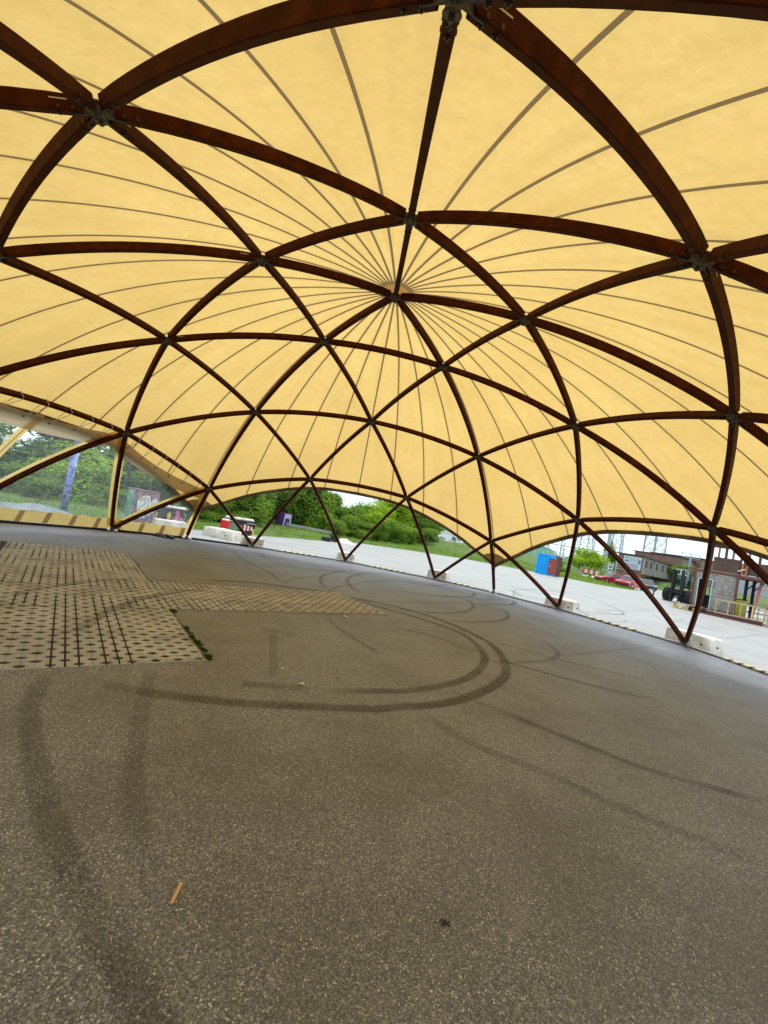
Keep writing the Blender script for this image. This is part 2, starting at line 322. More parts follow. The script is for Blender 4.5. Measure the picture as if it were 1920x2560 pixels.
MARKS = [(0.17,0.75,[(-3.2,0.78),(-2.49,1.34),(-1.62,1.82),(-0.95,1.89),(0.1,1.94),(0.77,1.61),(1.44,1.39),(1.61,1.26),(2.17,0.78),(2.53,-0.02),(2.67,-0.77),(2.57,-1.39),(2.31,-2.03),(2.02,-2.52),(1.66,-2.91),(1.22,-3.27),(0.81,-3.54),(0.4,-3.71),(0.14,-3.77),(-0.12,-3.86),(-0.56,-3.9),(-0.97,-3.93),(-1.35,-3.95),(-1.67,-3.87),(-1.94,-3.76),(-2.21,-3.81),(-2.5,-3.8),(-2.83,-3.72)]),(0.15,0.7,[(0.09,1.84),(0.72,1.33),(1.3,0.86),(1.46,0.74),(1.84,0.36),(2.18,-0.06),(2.35,-0.61),(2.25,-1.34),(2.08,-1.83),(1.72,-2.37),(1.31,-2.8),(0.87,-3.11),(0.45,-3.32),(0.25,-3.4),(-0.03,-3.45),(-0.36,-3.52),(-0.71,-3.57)]),(0.15,0.35,[(-1.39,-3.56),(-1.18,-3.55),(-0.97,-3.54),(-0.71,-3.57)]),(0.12,0.7,[(-2.73,-4.2),(-2.43,-4.75),(-2.13,-5.23),(-1.88,-5.58),(-1.67,-5.85),(-1.52,-6.02),(-1.39,-6.18)]),(0.12,0.5,[(-2.83,-3.72),(-2.82,-3.87),(-2.76,-4.05),(-2.7,-4.22),(-2.73,-4.2)]),(0.05,0.5,[(-4.06,4.03),(-3.38,4.31),(-2.05,4.5),(-0.46,5.72),(1.39,6.3),(2.94,6.95)]),(0.13,0.4,[(-1.84,8.44),(-1.55,6.78),(-1.19,6.39),(-0.22,5.63),(1.1,6.18)]),(0.14,0.5,[(1.47,6.75),(0.82,6.07),(0.22,4.63),(0.04,3.63),(0.03,2.91),(0.13,2.25)]),(0.14,0.5,[(3.3,8.28),(1.94,6.87),(1.1,5.18),(0.88,4.26),(0.82,3.21),(0.93,2.26)]),(0.12,0.4,[(-0.95,2.19),(-0.76,3.03),(-0.33,3.81),(0.15,4.42)]),(0.12,0.4,[(0.13,2.25),(0.58,3.24),(1.26,4.19)]),(0.12,0.35,[(-2.76,7.41),(-2.39,6.23),(-1.82,4.79),(-1.35,3.75),(-0.95,2.19)]),(0.12,0.45,[(1.04,4.13),(3.05,6.19),(3.8,5.9),(5.23,7.25),(5.7,7.89)]),(0.14,0.6,[(2.23,7.56),(4.03,7.43),(5.51,7.14),(5.83,6.59),(5.77,5.95),(5.18,5.0),(4.64,4.55),(3.31,3.82),(2.36,3.83),(1.47,3.98)]),(0.14,0.55,[(3.71,4.22),(4.53,4.31),(4.48,3.51),(4.17,2.83),(3.51,1.94),(2.56,1.31),(1.94,1.15),(1.58,1.17)]),(0.12,0.45,[(5.78,5.29),(6.85,6.01),(7.12,5.52),(6.68,4.8),(5.73,4.06),(4.73,3.66)]),(0.13,0.5,[(5.03,3.74),(5.27,3.08),(5.01,2.41),(4.48,1.66),(3.88,1.19),(3.21,0.8),(2.45,0.6)]),(0.06,0.45,[(1.87,2.15),(2.89,2.72),(4.03,3.23),(5.65,4.01),(7.83,5.09),(9.45,5.55)]),(0.12,0.4,[(8.88,9.67),(9.09,8.71),(8.57,7.18),(9.5,7.5)]),(0.12,0.45,[(9.51,9.39),(12.27,11.5),(15.91,12.4),(14.23,8.4),(13.33,7.03),(12.12,6.18),(10.14,5.56),(8.62,5.31)]),(0.1,0.4,[(9.89,5.67),(9.72,4.98),(9.0,4.28),(8.21,3.98)]),(0.1,0.4,[(2.67,-0.77),(3.16,-0.95),(3.54,-1.32),(4.09,-1.61),(4.61,-1.89),(5.13,-2.03),(4.64,-2.94),(4.91,-3.37),(5.44,-3.45)]),(0.12,0.5,[(2.04,-1.94),(2.41,-1.94),(2.7,-2.12),(3.13,-2.42),(3.68,-2.71),(4.15,-2.92)]),(0.12,0.4,[(4.29,-0.17),(4.16,-0.7),(3.9,-1.13),(3.48,-1.49),(2.94,-1.75),(2.41,-1.94)]),(0.12,0.25,[(3.9,-1.13),(4.81,-0.76),(6.12,-0.14),(8.41,0.97)]),(0.12,0.3,[(0.86,-3.21),(0.98,-3.37),(1.13,-3.52),(1.3,-3.74),(1.53,-3.99)]),(0.12,0.45,[(1.31,-3.62),(1.59,-4.02),(1.88,-4.32),(2.13,-4.59),(2.44,-4.77),(3.01,-5.03)]),(0.14,0.25,[(0.31,-3.83),(0.64,-4.4),(1.07,-4.76),(1.29,-5.0),(1.61,-5.3),(2.06,-5.65)]),(0.1,0.35,[(1.08,-0.55),(1.31,-0.74),(1.65,-0.97),(1.82,-1.25),(1.92,-1.45),(2.29,-1.48)]),(0.12,0.35,[(-0.25,-0.46),(-0.12,-1.08),(0.05,-1.59),(0.34,-2.24)]),(0.12,0.3,[(-1.09,-1.59),(-1.1,-2.29),(-1.07,-3.06),(-1.09,-3.4)]),(0.12,0.3,[(-1.3,-1.68),(-1.07,-1.66),(-0.8,-1.84)]),(0.16,0.55,[(-4.33,-1.68),(-4.28,-1.47),(-4.26,-1.19),(-4.08,-0.58),(-3.87,-0.06),(-3.64,0.27),(-3.43,0.41)]),(0.16,0.5,[(-3.11,-2.77),(-3.12,-2.37),(-3.14,-1.82),(-3.09,-1.37),(-2.97,-0.78),(-2.61,0.03),(-2.35,0.37)]),(0.13,0.35,[(5.15,4.87),(5.87,4.88),(7.1,5.85),(6.93,5.26),(6.38,4.54),(5.24,4.05)]),(0.13,0.35,[(9.08,10.01),(9.13,9.08),(8.51,7.75),(7.59,6.53)]),(0.13,0.35,[(12.51,11.78),(10.04,9.89),(9.11,8.72),(9.03,7.71),(10.1,7.64)]),(0.1,0.35,[(17.11,13.24),(19.65,14.33),(18.65,11.37)]),(0.12,0.35,[(13.8,9.43),(16.12,9.88),(18.45,10.5),(16.97,9.55),(11.05,6.26)]),(0.12,0.4,[(11.84,7.17),(13.36,7.64),(13.17,6.87),(12.55,6.45),(10.62,5.76)]),(0.12,0.35,[(10.21,5.3),(11.03,5.17),(11.13,4.69),(10.37,4.18),(9.47,3.96)]),(0.12,0.25,[(16.81,8.91),(14.88,6.4),(19.35,9.15)]),(0.12,0.25,[(14.24,3.79),(16.36,4.74),(19.34,6.2),(22.64,7.69)]),(0.12,0.3,[(-0.08,1.64),(0.24,1.27),(0.93,1.6),(2.17,2.14),(3.75,2.98)]),(0.04,0.6,[(-3.52,4.17),(-2.84,4.44),(-2.11,4.75),(-1.31,4.97),(0.2,5.94),(1.08,6.33)]),(0.12,0.35,[(-0.05,5.61),(0.73,6.22),(1.84,7.0),(3.02,7.52),(4.27,7.23),(3.3,6.25),(3.02,6.73)])]
MARKS[3] = (.15, .4, [(-2.86, -3.5), (-2.84, -3.72), (-2.82, -3.9), (-2.76, -4.08), (-2.70, -4.28), (-2.43, -4.75), (-2.13, -5.23), (-1.88, -5.58), (-1.67, -5.85), (-1.52, -6.02), (-1.39, -6.18), (-1.26, -6.36), (-1.12, -6.6), (-.98, -6.9)])
MARKS[21] = (.10, .35, MARKS[21][2][:6])
MARKS[0] = (.17, .75, MARKS[0][2][:-5] + [(-1.72, -3.93), (-2.1, -3.88), (-2.45, -3.78), (-2.8, -3.62)])
MARKS[4] = (.14, .25, [(-2.18, -3.35), (-2.09, -3.8), (-1.98, -4.35), (-1.83, -4.95), (-1.66, -5.4), (-1.52, -5.65)])
def smooth_path(pts):
    out = []
    P = [Vector((x, y, 0)) for x, y in pts]; P = [P[0] * 2 - P[1]] + P + [P[-1] * 2 - P[-2]]
    for i in range(1, len(P) - 2):
        for k in range(6):
            t = k / 6; a, b, c, d = P[i - 1:i + 3]
            out.append(.5 * ((2 * b) + (c - a) * t + (2 * a - 5 * b + 4 * c - d) * t * t + (3 * b - a - 3 * c + d) * t ** 3))
    out.append(P[-2]); return out
TM = {}
def tyre_mark(i, wd, a, pts):
    a = min(.80, a * .80)
    key = round(a, 1)
    if key not in TM: TM[key] = tyre_mat(key)
    pp = smooth_path(pts); L = [0]
    for k in range(1, len(pp)): L.append(L[-1] + (pp[k] - pp[k - 1]).length)
    vs = []; uvs = []; z = .0215 if i in (32, 33) else .004 + .0007 * (i % 5)
    for k, p in enumerate(pp):
        t = (pp[min(k + 1, len(pp) - 1)] - pp[max(k - 1, 0)]).normalized(); nn = Vector((-t.y, t.x, 0)) * wd * .50
        for s_, v in ((-1, 0), (1, 1)): q = p + nn * s_; vs.append((q.x, q.y, z)); uvs.append((L[k] / L[-1], v))
    fs = [(2 * k, 2 * k + 2, 2 * k + 3, 2 * k + 1) for k in range(len(pp) - 1)]
    me = bpy.data.meshes.new('tyre_mark'); me.from_pydata(vs, [], fs); me.materials.append(TM[key])
    ul = me.uv_layers.new(name='UVMap')
    for lp in me.loops: ul.data[lp.index].uv = uvs[lp.vertex_index]
    o = bpy.data.objects.new('tyre_mark', me); col.objects.link(o); tag(o, kind='structure')
for i, (wd, a, pts) in enumerate(MARKS): tyre_mark(i, wd, a, pts)

t = NT('faded_line_paint'); f = t.ramp(t.noise(5, 5, .7), [(.5, (0, 0, 0)), (.58, (.8, .8, .8))]); tp = t.n('ShaderNodeBsdfTransparent'); di = t.n('ShaderNodeBsdfDiffuse'); di.inputs[0].default_value = (.62, .60, .42, 1); ms = t.n('ShaderNodeMixShader')
t.l(f, ms.inputs[0]); t.l(tp.outputs[0], ms.inputs[1]); t.l(di.outputs[0], ms.inputs[2]); t.l(ms.outputs[0], t.o.inputs[0])
fl = MB()
for (x0, y0), (x1, y1), wl in [((11.74, 24.9), (13.48, 24.9), .5), ((13.4, 25.0), (14.4, 23.4), .5), ((14.3, 23.6), (15.0, 21.2), .45), ((6.2, 22.2), (8.0, 22.7), .35)]:
    d_ = Vector((x1 - x0, y1 - y0)).normalized() * wl / 2
    fl.add([(x0 - d_.y, y0 + d_.x, .008), (x0 + d_.y, y0 - d_.x, .008), (x1 + d_.y, y1 - d_.x, .008), (x1 - d_.y, y1 + d_.x, .008)], [(0, 1, 2, 3)])
tag(fl.build('faded_yard_line', t.m), kind='structure')
# ---- grass paving (concrete slabs with holes) in its own frame: u along 24 deg, v across
U0 = Vector((-1.7323, -3.0865, 0)); UT = radians(24)
def uvp(u, v, z=0): return (U0.x + u * cos(UT) - v * sin(UT), U0.y + u * sin(UT) + v * cos(UT), z)
def in_pave(u, v):
    if -2.2 <= u <= 0 and 0 <= v <= 7.0: return True
    if -6.0 <= u <= 3.85 and 1.98 <= v <= 3.85: return True
    return False
t = NT('paver_concrete'); n1 = t.noise(1.1, 5, .65); n2 = t.noise(40, 4, .7)
c = t.ramp(n1, [(.25, (.28, .28, .31)), (.55, (.44, .44, .49)), (.8, (.54, .54, .59))])
c = t.mix(t.ramp(n2, [(.35, (0, 0, 0)), (.75, (.45, .45, .45))]), c, (.22, .22, .21)); n4 = t.noise(2.6, 6, .7); c = t.mix(t.ramp(n4, [(.48, (0, 0, 0)), (.68, (.55, .55, .55))]), c, (.13, .12, .10))
PAVE = t.pbr(c, .8, 0, bump=n2, bstr=.35, bdist=.004, spec=.3)
t = NT('joint_soil_and_moss'); n1 = t.noise(1.2, 4, .6); n2 = t.noise(50, 4, .7)
c = t.ramp(n1, [(.35, (.022, .015, .009)), (.55, (.020, .018, .008)), (.68, (.020, .038, .009))])
c = t.mix(t.ramp(n2, [(.4, (0, 0, 0)), (.7, (.5, .5, .5))]), c, (.05, .036, .022))
SOIL = t.pbr(c, .95, 0, bump=n2, bstr=.6, bdist=.01)
pv = MB(); ztop, zb = .018, .009
def pave_cell(u, v, mode, jl, lo, hi):
    """one 0.1 x 0.2 cell round a hole at (u, v); mode V: open slot along v; U: thin joints along u"""
    a, b = .045 + random.uniform(-.004, .003), .031 + random.uniform(-.003, .002)
    s0 = .0085 if mode == 'V' else .0012
    if mode == 'V' and jl: s0 = .002
    ks = [k for k in (-b, -b * .93, -b * .7, -b * .35, 0, b * .35, b * .7, b * .93, b) if lo < k < hi]; ks = [max(-.1, lo)] + ks + [min(.1, hi)]
    for sg in (-1, 1):
        vs = []
        for k in ks:
            wv = s0 if abs(k) >= b * .999 else max(s0, a * sqrt(1 - (k / b) ** 2))
            vs += [uvp(u + sg * .05, v + k, ztop), uvp(u + sg * wv, v + k, ztop), uvp(u + sg * wv, v + k, zb)]
        fs = []
        for i in range(len(ks) - 1):
            p = 3 * i
            f1 = (p, p + 1, p + 4, p + 3); f2 = (p + 1, p + 2, p + 5, p + 4)
            fs += [f1 if sg > 0 else f1[::-1], f2 if sg > 0 else f2[::-1]]
        pv.add(vs, fs, 0)
def mode(u, v):
    if v < 1.97 and -2.2 <= u <= 0: return 'V' if -1.33 < u < -.58 else 'U'
    if v < 2.58: return 'V'
    if v < 3.24: return 'U'
    if v < 3.85: return 'V'
    q = int((v - 3.85) / .8)
    return 'V' if (q + int((u + 9) / .9)) % 2 == 0 else 'U'
jn = MB()
for iu in range(-62, 40):
    u = iu * .1 + .03
    off = .06 if iu % 2 else .16
    v0, v1 = (0, 7.0) if -2.2 <= u - .045 and u + .045 <= .02 else (1.98, 3.85)
    for iv in range(-1, 36):
        v = off + .2 * iv
        if v + .1 <= v0 + .01 or v - .1 >= v1 - .01: continue
        md = mode(u, v); pave_cell(u, v, md, iu % 4 == 2, v0 - v, v1 - v)
        if v - .06 < v0 or v + .12 > v1: continue
        if md == 'U':
            q = [uvp(u - .052, v - .0022, ztop + .0015), uvp(u + .052, v - .0022, ztop + .0015), uvp(u + .052, v + .0022, ztop + .0015), uvp(u - .052, v + .0022, ztop + .0015)]
            jn.add(q, [(0, 1, 2, 3)])
            q = [uvp(u - .052, v - .0025 + .1, ztop + .0015), uvp(u + .052, v - .0025 + .1, ztop + .0015), uvp(u + .052, v + .0025 + .1, ztop + .0015), uvp(u - .052, v + .0025 + .1, ztop + .0015)]
            if iu % 3 == 0: jn.add(q, [(0, 1, 2, 3)])
for vv in (1.98, 2.6, 3.22, 3.85):
    x0, x1 = (-2.2, 0) if vv in (9,) else (-6, 3.85)
    jn.add([uvp(x0, vv - .005, ztop + .002), uvp(x1, vv - .005, ztop + .002), uvp(x1, vv + .005, ztop + .002), uvp(x0, vv + .005, ztop + .002)], [(0, 1, 2, 3)])
tag(pv.build('grass_paving', PAVE), kind='structure')
jn.v = [(x, y, z) for x, y, z in jn.v]
tag(jn.build('paving_joints', SOIL), kind='structure')
sb = MB()
sb.add([uvp(-2.22, -.02, .0110), uvp(.02, -.02, .0110), uvp(.02, 7.02, .0110), uvp(-2.22, 7.02, .0110)], [(0, 1, 2, 3)])
sb.add([uvp(.02, 1.98, .0110), uvp(3.87, 1.98, .0110), uvp(3.87, 3.87, .0110), uvp(.02, 3.87, .0110)], [(0, 1, 2, 3)])
sb.add([uvp(-6, 1.98, .0110), uvp(-2.22, 1.98, .0110), uvp(-2.22, 3.87, .0110), uvp(-6, 3.87, .0110)], [(0, 1, 2, 3)])
OUTL = [(-2.22, 0), (-.02 + .0, 0), (-.02, 1.98), (3.88, 1.98), (3.88, 3.85), (-.02, 3.85), (-.02, 7.0), (-2.22, 7.0)]
ek = MB()
for i in range(7):
    a_, b_ = OUTL[i], OUTL[i + 1]; p_, q_ = uvp(*a_, 0), uvp(*b_, 0); P2, Q2 = uvp(*a_, .0178), uvp(*b_, .0178); d_ = Vector((b_[0] - a_[0], b_[1] - a_[1])).normalized() * .07; p_, q_ = uvp(a_[0] + d_.y - (d_.x if i != 0 else 0), a_[1] - d_.x - (d_.y), .0), uvp(b_[0] + d_.y + d_.x, b_[1] - d_.x + d_.y, .0); ek.add([p_, q_, Q2, P2], [(0, 1, 2, 3)])
tag(ek.build('paving_edge', ASPH), kind='structure')
tag(sb.build('paving_soil', SOIL), kind='structure')

# moss in holes and along the edge
def leafmat(name, c0, c1, sc_=1.5):
    t = NT(name); n = t.noise(sc_, 5, .7); oi = t.n('ShaderNodeObjectInfo')
    c = t.ramp(n, [(.3, c0), (.7, c1)])
    d = t.n('ShaderNodeBsdfDiffuse'); tl = t.n('ShaderNodeBsdfTranslucent'); t.l(c, d.inputs[0])
    t.l(t.mix(.5, c, (c1[0] * 1.6, c1[1] * 1.5, c1[2] * .8, 1)), tl.inputs[0])
    ms = t.n('ShaderNodeMixShader'); ms.inputs[0].default_value = .35
    t.l(d.outputs[0], ms.inputs[1]); t.l(tl.outputs[0], ms.inputs[2]); t.l(ms.outputs[0], t.o.inputs[0]); return t.m
MOSS = leafmat('moss', (.02, .05, .008), (.06, .12, .015), 20)
mo = MB()
def tuft(mb, x, y, z, r, h, n, sl_=.012):
    for _ in range(n):
        a = random.uniform(0, 2 * pi); d = r * sqrt(random.random()); b = random.uniform(0, 2 * pi)
        px, py = x + d * cos(a), y + d * sin(a); hh = h * random.uniform(.4, 1); ww = sl_ * random.uniform(.6, 1.2)
        mb.add([(px - ww * cos(b), py - ww * sin(b), z), (px + ww * cos(b), py + ww * sin(b), z), (px + random.uniform(-.6, .6) * hh, py + random.uniform(-.6, .6) * hh, z + hh)], [(0, 1, 2)])
for _ in range(46):
    v = random.choice([random.uniform(0, .9), random.uniform(0, 1.2), 1.9 + random.uniform(-.05, .05)]); x, y, _z = uvp(random.uniform(0, .05), v); tuft(mo, x, y, .003, .035, .028, 40, .006)
for _ in range(70):
    iu = random.randint(-17, 0); iv = random.randint(0, 34); u = iu * .1 + .03; v = (.06 if iu % 2 else .16) + .2 * iv
    x, y, _z = uvp(u, v); tuft(mo, x, y, .008, .03, .02, 40, .005)
tag(mo.build('moss', MOSS), 'green moss tufts in the paving holes and along the paving edge', 'moss', kind='stuff')

# ------------------------------------------------------------------ the dome tent
S_ = 1.1
RS, ZC = 10.307 * S_, -4.944 * S_
def pt(r, a, z): return Vector((r * S_ * cos(PHI - radians(a)), r * S_ * sin(PHI - radians(a)), z * S_))
N = {'apex': pt(0, 0, 5.4565)}
for k in range(5):
    a = 72 * k
    N['A%d' % k] = pt(2.1997, a, 5.1771); N['C%d' % k] = pt(5.2231, a, 3.9358); N['M%d' % k] = pt(4.4528, a + 36, 4.3682)
    N['D%d' % k] = pt(7.7373, a, 1.7329)
    N['X%da' % k] = pt(6.886, a + 36 - 13.61, 2.6602); N['X%db' % k] = pt(6.886, a + 36 + 13.61, 2.6602)
    N['F%dc' % k] = pt(9.0783, a, .05); N['F%dn' % k] = pt(9.0376, a + 13.94, .05); N['F%dp' % k] = pt(9.0376, a - 13.94, .05)
    N['F%dm' % k] = pt(9.1414, a + 36, .05)
ED = []
for k in range(5):
    j = (k + 1) % 5; K, J = str(k), str(j)
    ED += [('apex', 'A' + K), ('A' + K, 'A' + J), ('A' + K, 'C' + K), ('A' + K, 'M' + K), ('A' + J, 'M' + K),
           ('C' + K, 'M' + K), ('M' + K, 'C' + J), ('C' + K, 'D' + K), ('C' + K, 'X' + K + 'a'), ('M' + K, 'X' + K + 'a'),
           ('M' + K, 'X' + K + 'b'), ('C' + J, 'X' + K + 'b'), ('D' + K, 'X' + K + 'a'), ('X' + K + 'a', 'X' + K + 'b'), ('X' + K + 'b', 'D' + J),
           ('D' + K, 'F' + K + 'c'), ('D' + K, 'F' + K + 'n'), ('D' + K, 'F' + K + 'p'),
           ('X' + K + 'a', 'F' + K + 'n'), ('X' + K + 'a', 'F' + K + 'm'), ('X' + K + 'b', 'F' + K + 'm'), ('X' + K + 'b', 'F' + J + 'p')]
CTR = Vector((0, 0, ZC))
tent = empty('dome_tent', (0, 0, 0), 0, 'large timber dome tent with cream fabric roof and curved brown beams', 'tent')
BW, BD, NOFF = .088, .124, .038
def arc_point(A, B, t, off=0, sag=.125):
    L = (A - B).length; X = A + (B - A) * t; n = (X - CTR).normalized()
    return X + n * (sag * (L / 3.4) ** 2 * 4 * t * (1 - t) + off), n
def beam_geo(mb, A, B, d0=.115, d1=.115):
    L = (B - A).length; n = 14; rings = []
    ts = [d0 / L] + [d0 / L + (1 - (d0 + d1) / L) * i / n for i in range(1, n)] + [1 - d1 / L]
    h, w2 = BD / 2, BW / 2; ch = .007
    for i, t in enumerate(ts):
        p, nn = arc_point(A, B, t, NOFF); q, _n = arc_point(A, B, min(t + .01, 1), NOFF); q0, _n = arc_point(A, B, max(t - .01, 0), NOFF)
        tg = (q - q0).normalized(); b = tg.cross(nn).normalized(); nn = b.cross(tg).normalized()
        sec = [(-w2 + ch, -h), (w2 - ch, -h), (w2, -h + ch), (w2, h - ch), (w2 - ch, h), (-w2 + ch, h), (-w2, h - ch), (-w2, -h + ch)]
        rings.append([p + b * x + nn * (y * (1 if 0 < i < len(ts) - 1 else .92)) for x, y in sec])
    vs = [v for r in rings for v in r]; m_ = len(ts); fs = []
    for i in range(m_ - 1):
        for k in range(8): fs.append((8 * i + k, 8 * i + (k + 1) % 8, 8 * i + 8 + (k + 1) % 8, 8 * i + 8 + k))
    fs += [tuple(range(8))[::-1], tuple(range(8 * m_ - 8, 8 * m_))]
    mb.add(vs, fs, 0)
    # steel: slotted plate, bolts under and at the side of both ends
    for end in (0, 1):
        for dd, rr in ((.19, .013), (.30, .013)):
            t = dd / L if end == 0 else 1 - dd / L
            p, nn = arc_point(A, B, t, NOFF - h); mb.cyl(p - nn * .006, p + nn * .004, rr * 1.5, n=8, mi=1); mb.cyl(p - nn * .016, p - nn * .004, rr * .7, n=6, mi=1)
            pc, nn = arc_point(A, B, t, NOFF); q, _n = arc_point(A, B, min(1, t + .02), NOFF); tg = (q - pc).normalized(); b = tg.cross(nn).normalized()
            mb.cyl(pc - b * (w2 + .006) - nn * .035, pc + b * (w2 + .006) - nn * .035, rr, n=8, mi=1)
        t0, t1 = (.02 / L, .36 / L) if end == 0 else (1 - .36 / L, 1 - .02 / L)
        p0, n0 = arc_point(A, B, t0, NOFF - .012); p1, n1 = arc_point(A, B, t1, NOFF - .012)
        tg = (p1 - p0).normalized(); nn = n0; b = tg.cross(nn).normalized()
        pe = p0 if end == 0 else p1; pf = pe + tg * (.17 if end == 0 else -.17)
        mb.bar(pe, pf, .010, .115, mi=2)
        # thin pale strip painting the canopy light seen through the beam's slot
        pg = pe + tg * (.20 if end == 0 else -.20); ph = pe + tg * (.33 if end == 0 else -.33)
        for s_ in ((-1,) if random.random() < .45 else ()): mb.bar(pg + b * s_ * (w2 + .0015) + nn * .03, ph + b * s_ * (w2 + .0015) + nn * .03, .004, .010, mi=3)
SLOT = simple('slot_light_and_zip', (.55, .48, .38), .7, 0, .1, 20)
def depth(e): c = (N[e[0]] + N[e[1]]) / 2; return (c - CAM).dot(CF)
order = sorted(ED, key=depth); far10 = order[:11]
rest = MB()
for e in ED:
    ft = e[1][0] == 'F'
    if e in far10: beam_geo(rest, N[e[0]], N[e[1]], .115, .10 if ft else .115); continue
    b = MB(); beam_geo(b, N[e[0]], N[e[1]], .115, .10 if ft else .115)
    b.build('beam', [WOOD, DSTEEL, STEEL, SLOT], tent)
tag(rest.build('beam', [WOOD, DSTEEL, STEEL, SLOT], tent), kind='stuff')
for k, p in N.items():
    hb = MB(); nn = (p - CTR).normalized()
    if k[0] == 'F':
        hb.cyl(p * 1 - Vector((0, 0, .05)), Vector((p.x, p.y, .010)), .17, n=16)
        hb.cyl((p.x, p.y, .010), (p.x, p.y, .07), .085, .05, n=12); hb.ball(p + nn * .02, .052, 2)
        for i in range(6):
            a = i * pi / 3; hb.cyl((p.x + .13 * cos(a), p.y + .13 * sin(a), .01), (p.x + .13 * cos(a), p.y + .13 * sin(a), .035), .013, n=6, mi=1)
        for e in ED:
            if k in e:
                q = N[e[0]]; d = (q - p).normalized(); hb.bar(p, p + d * .22, .012, .09, mi=0)
        hb.build('foot_plate', [STEEL, DSTEEL], tent, bevel=0)
    else:
        hb.cyl(p - nn * .055, p + nn * .075, .042, n=12); hb.cyl(p - nn * .062, p - nn * .05, .052, n=12, mi=1); hb.cyl(p - nn * .085, p - nn * .06, .018, n=6, mi=1)
        hb.cyl(p + nn * .065, p + nn * .08, .06, n=12, mi=0)
        hb.build('hub', [STEEL, DSTEEL], tent)

# fabric roof: a sphere sheet, edge sweeping up between the five low corners
RM = RS + .215
EP = [(0, .93), (1.6, 1.10), (4.7, 1.37), (8.4, 1.69), (13, 2.0), (17.6, 2.22), (22, 2.39), (26.8, 2.49), (31, 2.53), (36, 2.54)]
def edge_z(a):
    d = a % 72; d = min(d, 72 - d)
    for i in range(len(EP) - 1):
        if EP[i][0] <= d <= EP[i + 1][0]:
            f = (d - EP[i][0]) / (EP[i + 1][0] - EP[i][0]); return (EP[i][1] + f * (EP[i + 1][1] - EP[i][1])) * S_
    return EP[-1][1] * S_
def edge_zs(a): return sum(edge_z(a + k) for k in (-.7, 0, .7)) / 3 if min(a % 72, 72 - a % 72) > .8 else edge_z(a)
def sph(a, th, R=RM): return Vector((R * sin(th) * cos(PHI - radians(a)), R * sin(th) * sin(PHI - radians(a)), ZC + R * cos(th)))
def th_of_z(z, R=RM): return math.acos(max(-1, min(1, (z - ZC) / R)))
NA, NR = 360, 56
cv = [tuple(sph(0, 0))]; cf = []
for j in range(1, NR + 1):
    for i in range(NA):
        a = i * 360 / NA; te = th_of_z(edge_zs(a)); th = te * j / NR
        fr = (a / 9) % 1; sagg = -.018 * sin(pi * fr) * (j / NR)       # slight inward dish between seams
        cv.append(tuple(sph(a, th, RM + sagg)))
for i in range(NA): cf.append((0, 1 + i, 1 + (i + 1) % NA))
for j in range(NR - 1):
    for i in range(NA):
        p = 1 + j * NA; cf.append((p + i, p + NA + i, p + NA + (i + 1) % NA, p + (i + 1) % NA))
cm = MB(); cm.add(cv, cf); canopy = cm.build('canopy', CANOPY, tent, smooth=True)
# doubled hem along the edge and reinforced corners
hm = MB(); vs = []; fs = []
for i in range(NA):
    a = i * 360 / NA; te = th_of_z(edge_zs(a)); ta = th_of_z(edge_zs(a + .5)); tb = th_of_z(edge_zs(a - .5))
    for rad, wd in ((RM - .012, .105), (RM - .012, 0), (RM + .010, 0), (RM + .010, .105)):
        slope = abs(ta - tb) / (radians(1) * sin(te)); k = sqrt(1 + slope * slope)
        vs.append(tuple(sph(a, te + (.004 if wd == 0 else -wd * k / RM), rad)))
for i in range(NA):
    p, q = 4 * i, 4 * ((i + 1) % NA)
    fs += [(p, q, q + 1, p + 1), (p + 1, q + 1, q + 2, p + 2), (p + 2, q + 2, q + 3, p + 3)]
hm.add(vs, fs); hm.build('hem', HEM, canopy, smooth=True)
for k in range(5):
    pc = MB(); a0 = 72 * k; n = 24; vs = []; fs = []
    tip = sph(a0, th_of_z(edge_zs(a0)), RM - .02)
    for i in range(n + 1):
        a = a0 - 4.6 + 9.2 * i / n; te = th_of_z(edge_zs(a))
        bot = sph(a, te - .010, RM - .018); best = None
        lo, hi = 0, .09
        for _ in range(20):
            mid = (lo + hi) / 2
            if (sph(a, te - mid, RM - .018) - tip).length < .62: lo = mid
            else: hi = mid
        top = lo if (bot - tip).length < .62 else .010
        for j in range(5): vs.append(tuple(sph(a, te - .010 - (max(top, .0101) - .010) * j / 4, RM - .018)))
    for i in range(n):
        for j in range(4): fs.append((5 * i + j, 5 * i + 5 + j, 5 * i + 6 + j, 5 * i + 1 + j))
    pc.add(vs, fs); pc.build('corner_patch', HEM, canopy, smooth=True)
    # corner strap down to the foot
    st = MB(); f = N['F%dc' % k]; st.bar(tip, tip + (Vector((f.x, f.y, .1)) - tip) * .12, .05, .008); st.build('corner_strap', HEM, canopy)

